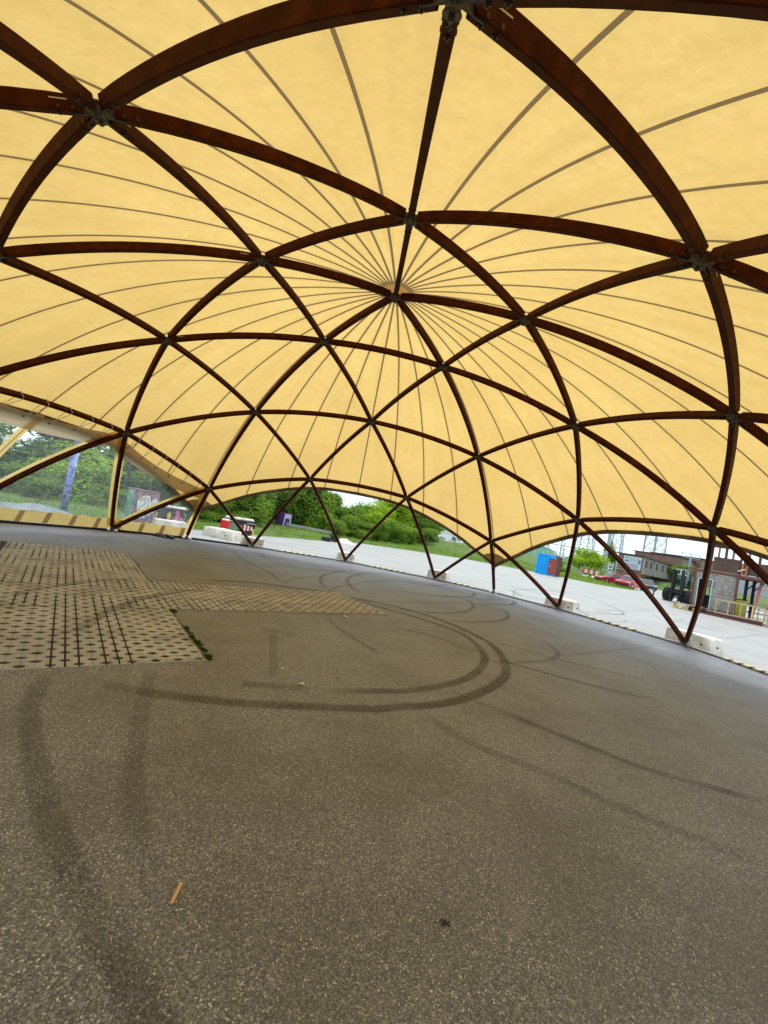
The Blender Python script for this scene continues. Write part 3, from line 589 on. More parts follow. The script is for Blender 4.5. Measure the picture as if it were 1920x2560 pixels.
# ground tubes between the feet, striped tape round some of them
TUBE = simple('white_plastic_tube', (.55, .56, .56), .4, 0, .1, 4)
t = NT('black_yellow_tape'); oc = t.obj(); uv = t.n('ShaderNodeUVMap').outputs[0]; sp = t.n('ShaderNodeSeparateXYZ'); t.l(uv, sp.inputs[0])
f = t.math('GREATER_THAN', t.math('FRACT', t.math('ADD', t.math('MULTIPLY', sp.outputs[0], 4.0), t.math('MULTIPLY', sp.outputs[1], 1.0))), .38)
TAPE = t.pbr(t.mix(f, (.13, .13, .11), (.78, .72, .42)), .5)
BLACKT = simple('black_cable', (.02, .02, .02), .5)
ring = []
for k in range(5):
    for s in 'cnmp': ring.append('F%d%s' % (k if s != 'p' else (k + 1) % 5, s))
for i, nme in enumerate(ring):
    A = N[nme]; B = N[ring[(i + 1) % 20]]; d = (B - A).normalized()
    A2 = Vector((A.x, A.y, .045)) + Vector((d.x, d.y, 0)) * .17; B2 = Vector((B.x, B.y, .045)) - Vector((d.x, d.y, 0)) * .17
    mid = (A + B) / 2; vis = (mid - CAM).dot(CF) > 0
    dark = (i // 4 == 1) or i in (8,)
    tb_ = MB(); tb_.cyl(A2, B2, .028, n=10, mi=0)
    tb_.cyl(A2 - Vector((0, 0, .03)) - d.cross(Vector((0, 0, 1))) * .0, B2 - Vector((0, 0, .03)), .014, n=6, mi=1)
    o = tb_.build('ground_tube', [BLACKT if dark else TUBE, BLACKT], tent, smooth=True)
    if vis and not dark and i != 12:
        c0 = A2 + (B2 - A2) * .27; c1 = A2 + (B2 - A2) * (.70 if i < 14 else .66); L = (c1 - c0).length
        q = (c1 - c0).to_track_quat('Z', 'Y').to_matrix(); vs = []; uvs = []; fs = []; nn = 12
        for s_ in range(2):
            for j in range(nn + 1):
                vs.append((c1 if s_ else c0) + q @ Vector((.031 * cos(2 * pi * j / nn), .031 * sin(2 * pi * j / nn), 0))); uvs.append((L * s_, j / nn))
        fs = [(j, j + 1, nn + 2 + j, nn + 1 + j) for j in range(nn)]
        me = bpy.data.meshes.new('warning_tape'); me.from_pydata([tuple(v) for v in vs], [], fs); me.materials.append(TAPE)
        ul = me.uv_layers.new(name='UVMap')
        for lp in me.loops: ul.data[lp.index].uv = uvs[lp.vertex_index]
        wt = bpy.data.objects.new('warning_tape', me); col.objects.link(wt); wt.parent = o

# clear side wall between two corners (az 72..144)
RF = RS + .135
def band_top(a):     # straight chords between the ring-three nodes, sagging away from the arched beams
    seq = [(72, 'D1'), (72 + 22.39, 'X1a'), (72 + 49.61, 'X1b'), (144, 'D2')]
    for i in range(3):
        if seq[i][0] - 1e-6 <= a <= seq[i + 1][0] + 1e-6:
            f = (a - seq[i][0]) / (seq[i + 1][0] - seq[i][0]); A = N[seq[i][1]]; B = N[seq[i + 1][1]]
            return (A + (B - A) * f).z - .05 - .10 * sin(pi * f)
def sheet(name, mat, parent, a0, a1, zt, zb_, R, n=40, m_=8, smooth=True):
    vs = []; fs = []
    for i in range(n + 1):
        a = a0 + (a1 - a0) * i / n
        for j in range(m_ + 1):
            z = zb_(a) + (zt(a) - zb_(a)) * j / m_; vs.append(tuple(sph(a, th_of_z(z, R), R)))
    for i in range(n):
        for j in range(m_): p = i * (m_ + 1) + j; fs.append((p, p + m_ + 1, p + m_ + 2, p + 1))
    mb = MB(); mb.add(vs, fs); return mb.build(name, mat, parent, smooth)
BH = .34
wall = sheet('window_wall', FILM, tent, 72.3, 143.2, lambda a: band_top(a) - BH + .02, lambda a: .06, RF, 80, 14)
for a0, a1 in ((72.3, 94.4), (94.4, 121.6), (121.6, 143.6)):
    sheet('header_band', BAND, wall, a0, a1, lambda a: band_top(max(72, min(144, a))), lambda a: band_top(max(72, min(144, a))) - BH, RF - .03, 24, 3)
sheet('bottom_skirt', BORDER, wall, 72.3, 143.4, lambda a: .40 - .02 * sin(a * 1.7), lambda a: .05, RF - .008, 80, 2)
for i in range(19):
    a = 73.5 + i * 3.83; sheet('skirt_tab', BAND, wall, a, a + .75, lambda a: .385, lambda a: .05, RF - .014, 2, 1)
def strip(name, mat, A, B, wd, off, sh=0, d0=.02, d1=.98):
    mb = MB(); vs = []; fs = []; n = 16
    for i in range(n + 1):
        t = d0 + (d1 - d0) * i / n; p, nn = arc_point(A, B, t, off); q, _ = arc_point(A, B, min(1, t + .01), off); q0, _ = arc_point(A, B, max(0, t - .01), off)
        b = (q - q0).normalized().cross(nn).normalized()
        for s_ in (-1, 1): vs.append(tuple(p + b * (s_ * wd / 2 + sh)))
    fs = [(2 * i, 2 * i + 1, 2 * i + 3, 2 * i + 2) for i in range(n)]
    mb.add(vs, fs); return mb.build(name, mat, wall, True)
for x, y in (('D1', 'F1c'), ('D1', 'F1n'), ('X1a', 'F1n'), ('X1a', 'F1m'), ('X1b', 'F1m'), ('X1b', 'F2p'), ('D2', 'F2p'), ('D2', 'F2c')):
    strip('border_strip', BORDER, N[x], N[y], .24, .118)
mX = (N['X1a'] + N['X1b']) / 2; mX = CTR + (mX - CTR).normalized() * RS
strip('zip_border', BORDER, mX, N['F1m'], .20, .128, 0, .13, .97); strip('zip', SLOT, mX, N['F1m'], .022, .118, 0, .13, .97); 
for seg, (x, y) in enumerate((('D1', 'X1a'), ('X1a', 'X1b'), ('X1b', 'D2'))):
    A, B = N[x], N[y]
    for i in range(6):
        f = .12 + .15 * i; p, nn = arc_point(A, B, f, NOFF); a = None
        az = (degs := math.degrees(PHI - atan2(p.y, p.x))) % 360
        zt = band_top(max(72, min(144, az))) - .09; q = sph(az, th_of_z(zt, RF - .045), RF - .045)
        d = (B - A).normalized(); mb = MB()
        up = nn * .085; i_ = -nn * .085; b = d.cross(nn).normalized()
        bb = b if (b.z < 0) else -b
        mb.tube([q, p + bb * .05 - nn * .09, p - bb * .05 - nn * .09, p - bb * .052 + nn * .088, p + bb * .05 + nn * .095 + d * .03, q + d * .03], .0065, 5)
        mb.cyl(q - nn * .012, q + nn * .005, .022, n=8, mi=1)
        mb.build('rope_tie', [ROPE, DSTEEL], wall)

# white-wrapped ballast blocks standing outside the feet
def cloth_block(mb, L, D, H, seed, rough=.024):
    rnd = random.Random(seed); n = 14
    def face(fn, nx, ny):
        vs = []; fs = []
        for i in range(nx + 1):
            for j in range(ny + 1): vs.append(fn(i / nx, j / ny))
        for i in range(nx):
            for j in range(ny): p = i * (ny + 1) + j; fs.append((p, p + ny + 1, p + ny + 2, p + 1))
        mb.add(vs, fs)
    ph = [rnd.uniform(0, 6) for _ in range(8)]
    def wob(x, y, z):
        f = (1 - z / H) ** .5 if z < H else 0
        k = rough * (sin(9 * x + ph[0] + 5 * z) + .8 * sin(17 * y + ph[1] - 7 * z) + .6 * sin(23 * (x + y) + ph[2])) * (.25 + f)
        e = 1.0 - .05 * (1 - f) + .035 * f
        # a fold running diagonally across each long face
        fold = .034 * max(0, 1 - abs((x / L + .5) * 1.0 - (.3 + .45 * (z / H))) * 9) * f + .03 * max(0, 1 - abs((x / L + .5) - (.75 - .4 * (z / H))) * 10) * f
        s_ = 1 if y > 0 else -1
        return (x * e + k * (1 if abs(x) > L * .49 else .0), y * e + s_ * (k + fold), max(0, z + (.006 * sin(7 * x + ph[3]) + .006 * sin(9 * y + ph[4]) if z > H * .97 else 0)))
    for s_ in (-1, 1):
        face(lambda u, v: wob((u - .5) * L, s_ * D / 2, v * H), 22, 12)
        face(lambda u, v: wob(s_ * L / 2, (u - .5) * D, v * H), 16, 12)
    face(lambda u, v: wob((u - .5) * L, (v - .5) * D, H), 22, 16)
t = NT('white_wrap_sheet'); n1 = t.noise(1.5, 4, .6); n2 = t.noise(5, 5, .7)
c = t.ramp(n1, [(.3, (.62, .57, .50)), (.7, (.78, .75, .70))])
WRAP = t.pbr(c, .65, 0, bump=n2, bstr=.5, bdist=.03, spec=.3)
def ballast(loc, rz, L, D, H, label, seed):
    mb = MB(); cloth_block(mb, L, D, H, seed); o = mb.build('ballast_block', WRAP, None, True)
    o.location = loc; o.rotation_euler = (0, 0, rz)
    me = o.data; bm = bmesh.new(); bm.from_mesh(me); bmesh.ops.remove_doubles(bm, verts=bm.verts, dist=.012)
    bmesh.ops.recalc_face_normals(bm, faces=bm.faces); bm.to_mesh(me); bm.free()
    e = MB(); e.cyl((L * .34, -D / 2 - .015, H * .42), (L * .34, -D / 2 - .05, H * .42), .022, n=8); e.cyl((L / 2 + .012, 0, H * .42), (L / 2 + .045, 0, H * .42), .022, n=8)
    e.build('lashing_eye', BLACKT, o)
    return tag(o, label, 'ballast block', 'cloth-wrapped ballast blocks by the tent')
BB = [('F2n', 0.30, .03, .80, .55, 'white cloth-wrapped block behind the beam foot right of the long low white block'),
      ('F2m', .42, .0, .70, .50, 'small wrapped block with a fold at the beam foot in front of the blue pole'),
      ('F3p', .42, .05, .80, .55, 'beige wrapped block at the beam foot left of the single upright beam'),
      ('F3n', .42, -.02, 1.0, .6, 'wrapped block at the beam foot in front of the blue and brown container'),
      ('F3m', .42, -.03, 1.15, .6, 'largest wrapped block, nearest the camera, at the beam foot beside the wooden railing')]
for i, (nm, do, dt, L, D, lb) in enumerate(BB):
    p = N[nm]; r = Vector((p.x, p.y, 0)).normalized(); tg = Vector((r.y, -r.x, 0))
    c = Vector((p.x, p.y, 0)) + r * do + tg * dt
    ballast((c.x, c.y, .0), atan2(r.y, r.x) - pi / 2, L, D, .38, lb, i + 3)
ballast((-3.62, 11.75, 0), radians(-28), 1.35, .8, .40, 'long low white wrapped block on the asphalt in front of the red barrel', 21)
ballast((-5.72, 11.48, 0), radians(27), 1.2, .8, .40, 'white wrapped block seen through the clear side wall under the yellow and pink graffiti', 22)

# things on the floor under the tent
sk = MB(); a, b = Vector((-1.426, -5.783, .008)), Vector((-1.4086, -5.6916, .012))
sk.M = Matrix.Identity(4)
dv = (b - a).normalized(); sv = Vector((-dv.y, dv.x, 0)) * .0068
pts = [a + (b - a) * t for t in (0, .3, .6, 1)]
for i in range(3):
    o1, o2 = pts[i], pts[i + 1]; jit = [.0, .002, -.001, .001]
    vs = [o1 - sv + sv * jit[i] * 100 * .2, o1 + sv, o2 + sv, o2 - sv]
    vs += [v + Vector((0, 0, .004)) for v in vs]
    sk.add(vs, [(0, 1, 2, 3)[::-1], (4, 5, 6, 7), (0, 1, 5, 4), (2, 3, 7, 6), (1, 2, 6, 5), (3, 0, 4, 7)])
tag(sk.build('wood_splinter', simple('raw_wood', (.66, .38, .20), .8, 0, .15, 30)), 'flat orange-brown wood splinter on the asphalt in the foreground', 'splinter')
LITTER = simple('pale_litter', (.62, .60, .54), .7, 0, .1, 30)
mb = MB(); mb.tube([(-.429, -3.141, .012), (-.36, -3.178, .010), (-.30, -3.222, .014), (-.267, -3.234, .008)], .0045, 5)
tag(mb.build('twig', simple('dry_twig', (.45, .33, .2), .8)), 'thin pale bent twig on the asphalt inside the curved tyre marks', 'twig')
mb = MB(); mb.add([(-.835, -3.452, .006), (-.80, -3.468, .014), (-.765, -3.458, .005), (-.775, -3.43, .016), (-.81, -3.425, .007)], [(0, 1, 2, 3, 4)])
mb.add([(-.835, -3.452, .002), (-.80, -3.468, .009), (-.765, -3.458, .002), (-.775, -3.43, .010), (-.81, -3.425, .003)], [(4, 3, 2, 1, 0)])
tag(mb.build('paper_scrap', LITTER), 'small oval white scrap left of the pale twig', 'paper scrap')
mb = MB(); mb.box((.13, -.295, .010), (.10, .045, .012), radians(-50))
tag(mb.build('paper_scrap', LITTER, bevel=.003), 'flat pale strip just off the pointed right end of the paving', 'paper scrap')
mb = MB(); mb.ball((-.979, -3.088, .010), (.018, .015, .010), 2)
tag(mb.build('pebble', LITTER), 'small pale pebble on the asphalt between the paving corner and the white scrap', 'pebble')
for (x, y, rz), lb in (((-2.62, -3.18, .4), 'white cigarette butt in the nearest paving hole at the left'), ((-2.90, -2.85, 0), 'cigarette butt in a mossy hole beside the left picture edge'), ((-2.34, -2.98, 1.0), 'cigarette butt in a paving hole near the middle of the front row'), ((-2.35, -1.72, .6), 'cigarette butt in a paving hole farther back on the slabs')):
    mb = MB(); d = Vector((cos(rz), sin(rz), 0)) * .018; c = Vector((x, y, .024)); mb.cyl(c - d, c + d, .0045, n=8)
    tag(mb.build('cigarette_butt', LITTER), lb, 'cigarette butt')
mb = MB(); random.seed(3)
for i in range(40):
    a = random.uniform(0, 6.28); q = abs(random.gauss(0, .5)); mb.ball((-.276 + .026 * q * cos(a), -5.911 + .018 * q * sin(a), .0015), (random.uniform(.003, .009), random.uniform(.003, .007), .0018), 1)
tag(mb.build('oil_stain', simple('dark_stain', (.02, .018, .016), .6)), kind='structure')
mb = MB(); random.seed(5)
for i in range(16):
    mb.ball((random.uniform(-.26, .26), random.uniform(-.10, .10), .045 + random.uniform(-.02, .05)), (random.uniform(.06, .13), random.uniform(.05, .09), random.uniform(.03, .06)), 2)
o = mb.build('plastic_sack', simple('black_plastic', (.02, .022, .028), .35, 0, .3, 6), smooth=True); o.location = (-5.02, 8.10, .0); o.rotation_euler = (0, 0, radians(-25))
tag(o, 'crumpled black plastic sack lying inside against the clear side wall', 'sack')

# ------------------------------------------------------------------ terrain beyond the yard
random.seed(11)
VERGE = [(-70, -40), (-30, -6), (-15.5, 7.2), (-11, 9.4), (-7.6, 11.9), (-4.6, 14.2), (-1.9, 18.0), (2.0, 23.4), (5.7, 29.6), (11.7, 33.5), (20.0, 37.3), (25.8, 34.8), (30.6, 33.2), (33.4, 30.2), (38.3, 31.4), (45.0, 38.0), (62.0, 52.0), (78.0, 47.0), (84.0, 20.0), (92.0, -40.0)]
def hgt_at(d, f):
    """bank height at distance d beyond the kerb; f blends high left bank / lower middle"""
    pr = [(0, .01), (.5, .06), (4, .14), (10, .16), (16, .50), (24, 1.65), (31, 2.25), (400, 2.3)]
    for i in range(len(pr) - 1):
        if d <= pr[i + 1][0]:
            k = (d - pr[i][0]) / (pr[i + 1][0] - pr[i][0]); return pr[i][1] + k * (pr[i + 1][1] - pr[i][1])
    return 2.3
DS = [0, .5, 2, 4, 6, 9, 12, 17, 22, 40, 60, 120, 400]
VP = []
for i in range(len(VERGE) - 1):
    a, b = Vector(VERGE[i]), Vector(VERGE[i + 1]); n = max(1, int((b - a).length / 2.5))
    for k in range(n): VP.append(a + (b - a) * k / n)
VP.append(Vector(VERGE[-1]))
SMN = []
for i in range(len(VP)):      # smoothed outward normals
    a = VP[max(0, i - 9)]; b = VP[min(len(VP) - 1, i + 9)]; d = (b - a).normalized(); SMN.append(Vector((-d.y, d.x)))
def bank(i, d):
    h = hgt_at(d, 0)
    if 52 <= i: pass
    x = VP[i] + SMN[i] * d
    # low island in front of the car park
    k = 1.0
    if 28 < x.x < 62 and d < 60: k = .35 + .65 * max(0, min(1, (d - 20) / 60))
    return x, h * k * (1 + .12 * sin(x.x * .35 + d * .2) + .08 * sin(x.y * .6))
gm = MB(); vs = []; fs = []; nd = len(DS)
for i in range(len(VP)):
    for d in DS:
        x, h = bank(i, d); jx = random.uniform(-.18, .18) if d == 0 else 0
        vs.append((x.x + SMN[i].x * jx, x.y + SMN[i].y * jx, h))
for i in range(len(VP) - 1):
    for j in range(nd - 1): p = i * nd + j; fs.append((p, p + nd, p + nd + 1, p + 1))
t = NT('rough_grass'); n1 = t.noise(.25, 5, .6); n2 = t.noise(4, 5, .7)
c = t.ramp(n1, [(.3, (.065, .125, .022)), (.55, (.12, .19, .040)), (.75, (.20, .22, .07))])
c = t.mix(t.ramp(n2, [(.3, (0, 0, 0)), (.7, (.5, .5, .5))]), c, (.05, .10, .018))
GRASSG = t.pbr(c, .95, 0, bump=n2, bstr=.8, bdist=.12)
gm.add(vs, fs); tag(gm.build('grass_bank', GRASSG, None, True), kind='structure')
def ground_z(x, y):
    best = None
    for i in range(0, len(VP)):
        r = Vector((x, y)) - VP[i]; t_ = abs(r.dot(Vector((SMN[i].y, -SMN[i].x)))); d = r.dot(SMN[i])
        if d >= -.3 and (best is None or t_ < best[0]): best = (t_, i, d)
    if best is None or best[0] > 6: return 0
    return bank(best[1], max(0, best[2]))[1]
G1 = leafmat('grass_blades', (.16, .29, .035), (.32, .46, .08), .5)
G2 = leafmat('grass_blades_dry', (.13, .16, .04), (.27, .28, .10), .5)
gb = MB(); gb2 = MB()
for i in range(len(VP) - 1):
    px = (Vector((VP[i].x, VP[i].y, 0)) - CAM); dep = px.dot(CF)
    if dep < 4 or px.length > 75: continue
    dist = px.length; n = int((VP[i + 1] - VP[i]).length * (26 if VP[i].x < 10 else 48))
    for _ in range(n):
        f = random.random(); d = random.random() ** 1.7 * (13 if VP[i].x < 10 else 26) - .12; x, h = bank(i, max(0, d)); x = x + (VP[i + 1] - VP[i]) * f
        if (x - Vector((26.5, 33.5))).length < 3.4: continue
        hh = random.uniform(.16, .42) * (.7 if d < .6 else 1.1); mbx = gb2 if random.random() < .2 else gb
        tuft(mbx, x.x, x.y, h - .03, .24, hh, 11, .013 + dist * .0004)
gro = gb.build('grass', G1); tag(gro, 'long green grass on the bank beyond the yard', 'grass', kind='stuff')
tag(gb2.build('dry_grass', G2), 'pale dry grass stems among the green bank', 'grass', kind='stuff')

# ------------------------------------------------------------------ trees and bushes
LEAFD = leafmat('dark_leaves', (.075, .150, .026), (.21, .31, .065), .9)
LEAFM = leafmat('mid_leaves', (.095, .190, .030), (.27, .39, .070), .8)
LEAFL = leafmat('yellow_green_leaves', (.20, .34, .025), (.42, .56, .060), .8)
BARK = simple('bark', (.09, .07, .05), .9, 0, .3, 6, .5)
def crown_mesh(name, seed, W, H, nleaf, mat, ls, lobes=11, low=.1):
    rnd = random.Random(seed); vs = []; fs = []
    L = []
    for i in range(lobes):
        a = rnd.uniform(0, 2 * pi); rr = rnd.uniform(0, .62) * W / 2; z = H * rnd.uniform(low + .08, .84); k = 1 - abs(z / H - .5) * .9
        L.append((Vector((rr * cos(a) * (.5 + k * .6), rr * sin(a) * (.5 + k * .6), z)), W * rnd.uniform(.15, .27), H * rnd.uniform(.10, .19)))
    for i in range(nleaf):
        c, r, h = L[rnd.randrange(lobes)]
        u = Vector((rnd.gauss(0, 1), rnd.gauss(0, 1), rnd.gauss(0, 1))).normalized() * (rnd.random() ** .33) * rnd.uniform(.85, 1.22)
        p = c + Vector((u.x * r, u.y * r, u.z * h)); s = ls * rnd.uniform(.5, 1.3)
        n = (u + Vector((rnd.gauss(0, .5), rnd.gauss(0, .5), rnd.gauss(0, .5) + .4))).normalized(); q = n.to_track_quat('Z', 'Y').to_matrix() @ Matrix.Rotation(rnd.uniform(0, 6.28), 3, 'Z')
        b = len(vs)
        for x, y in ((-s, 0), (0, -s * .45), (s, 0), (0, s * .45)): vs.append(tuple(p + q @ Vector((x, y, s * .12 * (1 if x else -1)))))
        fs.append((b, b + 1, b + 2, b + 3))
    me = bpy.data.meshes.new(name); me.from_pydata(vs, [], fs); me.materials.append(mat); return me, L
CR_ = {}
def plant(name, kind, x, y, W, H, label, cat, group, seed, z=None):
    z = ground_z(x, y) - .05 if z is None else z
    key = (kind, seed % 3)
    if key not in CR_:
        spec = {'dark': (LEAFD, 11000, .14, 16, -.04), 'mid': (LEAFM, 9500, .13, 15, -.03), 'light': (LEAFL, 8500, .12, 14, -.03), 'bush': (LEAFM, 4500, .11, 9, -.02), 'airy': (LEAFM, 1900, .13, 10, .25)}[kind]
        me, L = crown_mesh('crown', seed * 7 + len(key[0]), 4.0, 4.5, spec[1], spec[0], spec[2], spec[3], spec[4])
        tm = MB(); tm.tube([(0, 0, 0), (.05, .03, .9), (-.04, .06, 2.0), (.02, 0, 3.2)], [.13, .10, .07, .03], 7)
        for c, r, h in L[:7]: tm.tube([(0, .03, c.z * .35), tuple(c * .6 + Vector((0, 0, c.z * .15))), tuple(c)], [.055, .035, .012], 5)
        tme = tm.build('trunk', BARK); trm = tme.data; bpy.data.objects.remove(tme)
        CR_[key] = (me, trm)
    me, trm = CR_[key]
    r = empty(name, (x, y, z), random.uniform(0, 6.28), label, cat, group); r.scale = (W / 4.0, W / 4.0, H / 4.5)
    for nm, mm in (('crown', me), ('trunk', trm)):
        o = bpy.data.objects.new(nm, mm); col.objects.link(o); o.parent = r
    return r
random.seed(21)
HED = [ # x, y, W, H, kind, label
 (-30, 6, 7, 6.5, 'dark', 'dark tree at the far left edge seen through the clear wall'),
 (-25.5, 9.5, 7, 5.2, 'dark', 'dark tree behind the grey tarpaulin heap, second along the hedge'),
 (-22, 15, 7, 5.6, 'dark', 'dark broad tree in the hedge left of the purple graffiti pole'),
 (-17.5, 17.5, 6.5, 4.6, 'mid', 'mid-green tree just behind the purple graffiti pole'),
 (-14, 20.5, 6.5, 5.0, 'dark', 'dark tree between the purple graffiti pole and the big painted box'),
 (-10.5, 22.5, 6.5, 4.8, 'dark', 'dark tree behind the big painted box'),
 (-7.4, 26, 6.5, 5.6, 'dark', 'dark tree behind the tent corner at the end of the clear wall'),
 (-5.6, 30, 7.5, 6.6, 'dark', 'tall dark tree straight above the red barrel'),
 (-3.2, 36, 8, 7.4, 'dark', 'tall dark tree left of the purple electric box'),
 (.6, 40.5, 8.5, 7.4, 'mid', 'tall mid-green tree whose branches hang over the purple electric box'),
 (4.6, 43, 6, 5.4, 'mid', 'mid-green tree right of the purple electric box beside the sky gap'),
 (9.3, 48, 5, 5.0, 'airy', 'thin see-through tree standing in the sky gap'),
 (-20, 12.5, 5, 3.4, 'mid', 'small mid-green tree left of the purple graffiti pole above the grass'),
 (-12.2, 18.6, 5, 3.6, 'light', 'light green small tree seen just right of the purple graffiti pole'),
 (-8.6, 21.0, 4.6, 3.4, 'mid', 'mid-green small tree above the big painted box'),
 (-4.4, 25.6, 5, 3.8, 'mid', 'mid-green small tree directly behind the red barrel'),
 (-5.2, 33.0, 5, 4.6, 'light', 'light green leaning tree between the striped skip and the purple electric box'),
 (2.6, 40.0, 5, 4.4, 'light', 'light green tree right behind the purple electric box'),
 (6.6, 41.5, 5, 4.0, 'mid', 'mid-green small tree below the sky gap'),
 (25.6, 62.5, 4.5, 3.2, 'mid', 'last low tree before the cars parked on the bank'),
 (11.5, 47.5, 7.5, 6.2, 'light', 'bright yellow-green tree right of the sky gap'),
 (14.6, 52, 7.5, 6.4, 'light', 'bright yellow-green tree behind the orange machine glimpse'),
 (17.6, 56.5, 8, 6.6, 'light', 'yellow-green tree just left of the pale blue pole'),
 (20.4, 57.5, 8, 6.0, 'mid', 'mid-green tree right of the pale blue pole'),
 (22.8, 59.5, 7, 4.6, 'airy', 'loose thin tree left of the white parked cars')]
for i, (x, y, W, H, kd, lb) in enumerate(HED): plant('hedge_tree', kd, x, y, W, H, lb, 'tree', 'trees along the grass bank', i)
BU = [(-16, 13.2, 3.4, 1.7), (-12.6, 15.4, 3.2, 1.6), (-9.6, 17.2, 3, 1.5), (-6.2, 20, 3.2, 1.8), (-3.6, 24.6, 3.5, 1.6), (4.4, 34.0, 3.6, 2.1), (6.8, 37, 4.5, 2.8), (10, 40, 5, 3.0), (13, 43.5, 5, 3.0), (16.2, 48, 5, 2.6), (19.4, 51.5, 5.5, 2.6), (-13.5, 17.4, 4, 2.0), (-5, 22.5, 4, 2.0), (-3.9, 30.0, 3.6, 1.9), (8.4, 40.0, 5, 2.6), (11.6, 44, 5, 3.0), (14.6, 47.5, 5, 2.8), (22.0, 54.5, 5, 2.4)]
BL = ['low bush left of the purple graffiti pole', 'low bush right behind the purple graffiti pole', 'low bush left of the big painted box', 'dark low bush behind the yellow and pink graffiti', 'bush in the shade behind the black graffiti skip',
      'bush right of the purple electric box', 'grey-green bush above the black crates', 'round bush behind the black crates, right of the beam', 'bush on the bank left of the pale blue pole', 'bush at the foot of the pale blue pole', 'dark bush right of the pale blue pole', 'bush behind the purple graffiti pole stay', 'bush above the striped skip', 'bush on the grass left of the purple electric box', 'bush between the black crates and the sky gap', 'bush under the bright yellow-green trees', 'bush left of the beam crossing the yellow-green trees', 'last low bush before the grassy mound']
for i, (x, y, W, H) in enumerate(BU): plant('bush', 'bush', x, y, W, H, BL[i], 'bush', 'bushes on the grass bank', i + 5)

# ------------------------------------------------------------------ painted objects on the left
def C(name, c, rough=.6, **k): return simple(name, c, rough, 0, k.get('var', .12), k.get('scale', 4), .08)
PW = C('white_paint', (.72, .72, .70)); PBK = C('black_paint', (.02, .02, .022)); PPK = C('pink_paint', (.62, .12, .35)); PY = C('yellow_paint', (.75, .55, .04))
PR = C('red_paint', (.55, .03, .04)); PO = C('orange_paint', (.75, .22, .04)); PBL = C('blue_paint', (.05, .17, .55)); PLB = C('light_blue_paint', (.25, .50, .78))
PGR = C('green_paint', (.06, .22, .10)); PPU = C('purple_paint', (.16, .05, .30)); PLV = C('lavender_paint', (.48, .42, .72))
def graf_bg(name, cols, sc_=2.0):
    t = NT(name); oc = t.obj(); n = t.noise(sc_, 3, .5); v = t.n('ShaderNodeTexVoronoi', Scale=sc_ * 1.8); t.l(oc, v.inputs['Vector'])
    s = t.n('ShaderNodeSeparateColor'); t.l(v.outputs['Color'], s.inputs[0])
    k = len(cols); c = t.ramp(t.math('ADD', t.math('MULTIPLY', n, .6), t.math('MULTIPLY', s.outputs[0], .4)), [(.22 + .56 * i / (k - 1), cols[i]) for i in range(k)])
    return t.pbr(c, .6)
# blue graffiti pole with a stay
def graf_pole(name, loc, H, r0, r1, lo, hi, split, label, stay=False):
    r = empty(name, loc, 0, label, 'pole')
    mb = MB(); mb.cyl((0, 0, -.2), (0, 0, split), r0, r0 + (r1 - r0) * split / H, 16, mi=0); mb.cyl((0, 0, split), (0, 0, H), r0 + (r1 - r0) * split / H, r1, 16, mi=1); mb.build('shaft', [lo, hi], r, True)
    if stay: mb = MB(); mb.bar((.05, 0, 1.6), (-1.0, -.2, 0), .035, mi=0); mb.build('stay', [STEEL], r)
    return r
GP = graf_bg('purple_graffiti', [(.05, .06, .12), (.16, .18, .50), (.32, .38, .72), (.08, .10, .30), (.55, .65, .80)], 4.5)
graf_pole('graffiti_pole', (-9.71, 11.68, 0), 7.5, .135, .11, GP, C('weathered_blue', (.22, .33, .50)), 2.6, 'thick blue pole covered with purple graffiti, seen through the clear wall', True)
graf_pole('graffiti_pole', (14.0, 52.6, ground_z(14.0, 52.6) - .3), 9.0, .27, .20, graf_bg('blue_white_graffiti', [(.10, .25, .60), (.5, .65, .8), (.15, .35, .75)], 3), C('pale_blue_pole', (.30, .55, .80)), 2.4, 'pale blue pole on the bank in front of the yellow-green trees')
# big painted box
bx = empty('painted_box', (-6.99, 10.77, 0), atan2(.75, .69), 'tall box covered in white, black and green graffiti seen through the clear wall', 'utility box')
mb = MB(); mb.box((.52, .26, .72), (1.04, .50, 1.44)); mb.box((.52, .26, 1.455), (1.10, .56, .04)); mb.build('cabinet', [graf_bg('box_graffiti', [(.10, .03, .05), (.35, .18, .22), (.10, .10, .13), (.42, .35, .40), (.45, .10, .12)], 2.3)], bx, bevel=.01)
mb = MB(); mb.box((-.004, .26, .72), (.006, .48, 1.38)); mb.build('green_side', [graf_bg('green_graffiti', [(.05, .10, .06), (.10, .32, .18), (.30, .42, .34), (.06, .20, .12), (.45, .50, .42)], 2.6)], bx)
mb = MB(); Z = lambda L: [(x, z) for x, z in L]
mb.slab([(.10, 1.02), (.16, .62), (.30, .50), (.62, .46), (.88, .62), (1.0, .95), (.92, 1.14), (.78, 1.18), (.70, .98), (.60, 1.28), (.36, 1.24)], -.010, .002, 0)
mb.slab([(.16, .50), (.30, .30), (.58, .34), (.52, .48), (.3, .56)], -.009, .002, 1)
W_ = .018
mb.stroke([(.10, 1.02), (.16, .62), (.26, .64)], W_, -.012, 2)
mb.stroke([(.10, 1.02), (.24, 1.10), (.42, 1.16), (.56, 1.12), (.62, .95), (.56, .75)], W_, -.012, 2)
mb.stroke([(.24, .98), (.30, 1.06), (.42, 1.06), (.48, .96), (.40, .84), (.28, .78), (.24, .66), (.30, .60)], W_, -.013, 2)
mb.stroke([(.42, .58), (.50, .52), (.60, .60), (.56, .72), (.46, .70), (.42, .60), (.36, .52), (.22, .44), (.18, .36)], W_, -.013, 2)
mb.stroke([(.56, 1.26), (.60, 1.38)], W_, -.012, 2); mb.stroke([(.74, 1.0), (.78, .8), (.86, 1.02)], W_, -.012, 2)
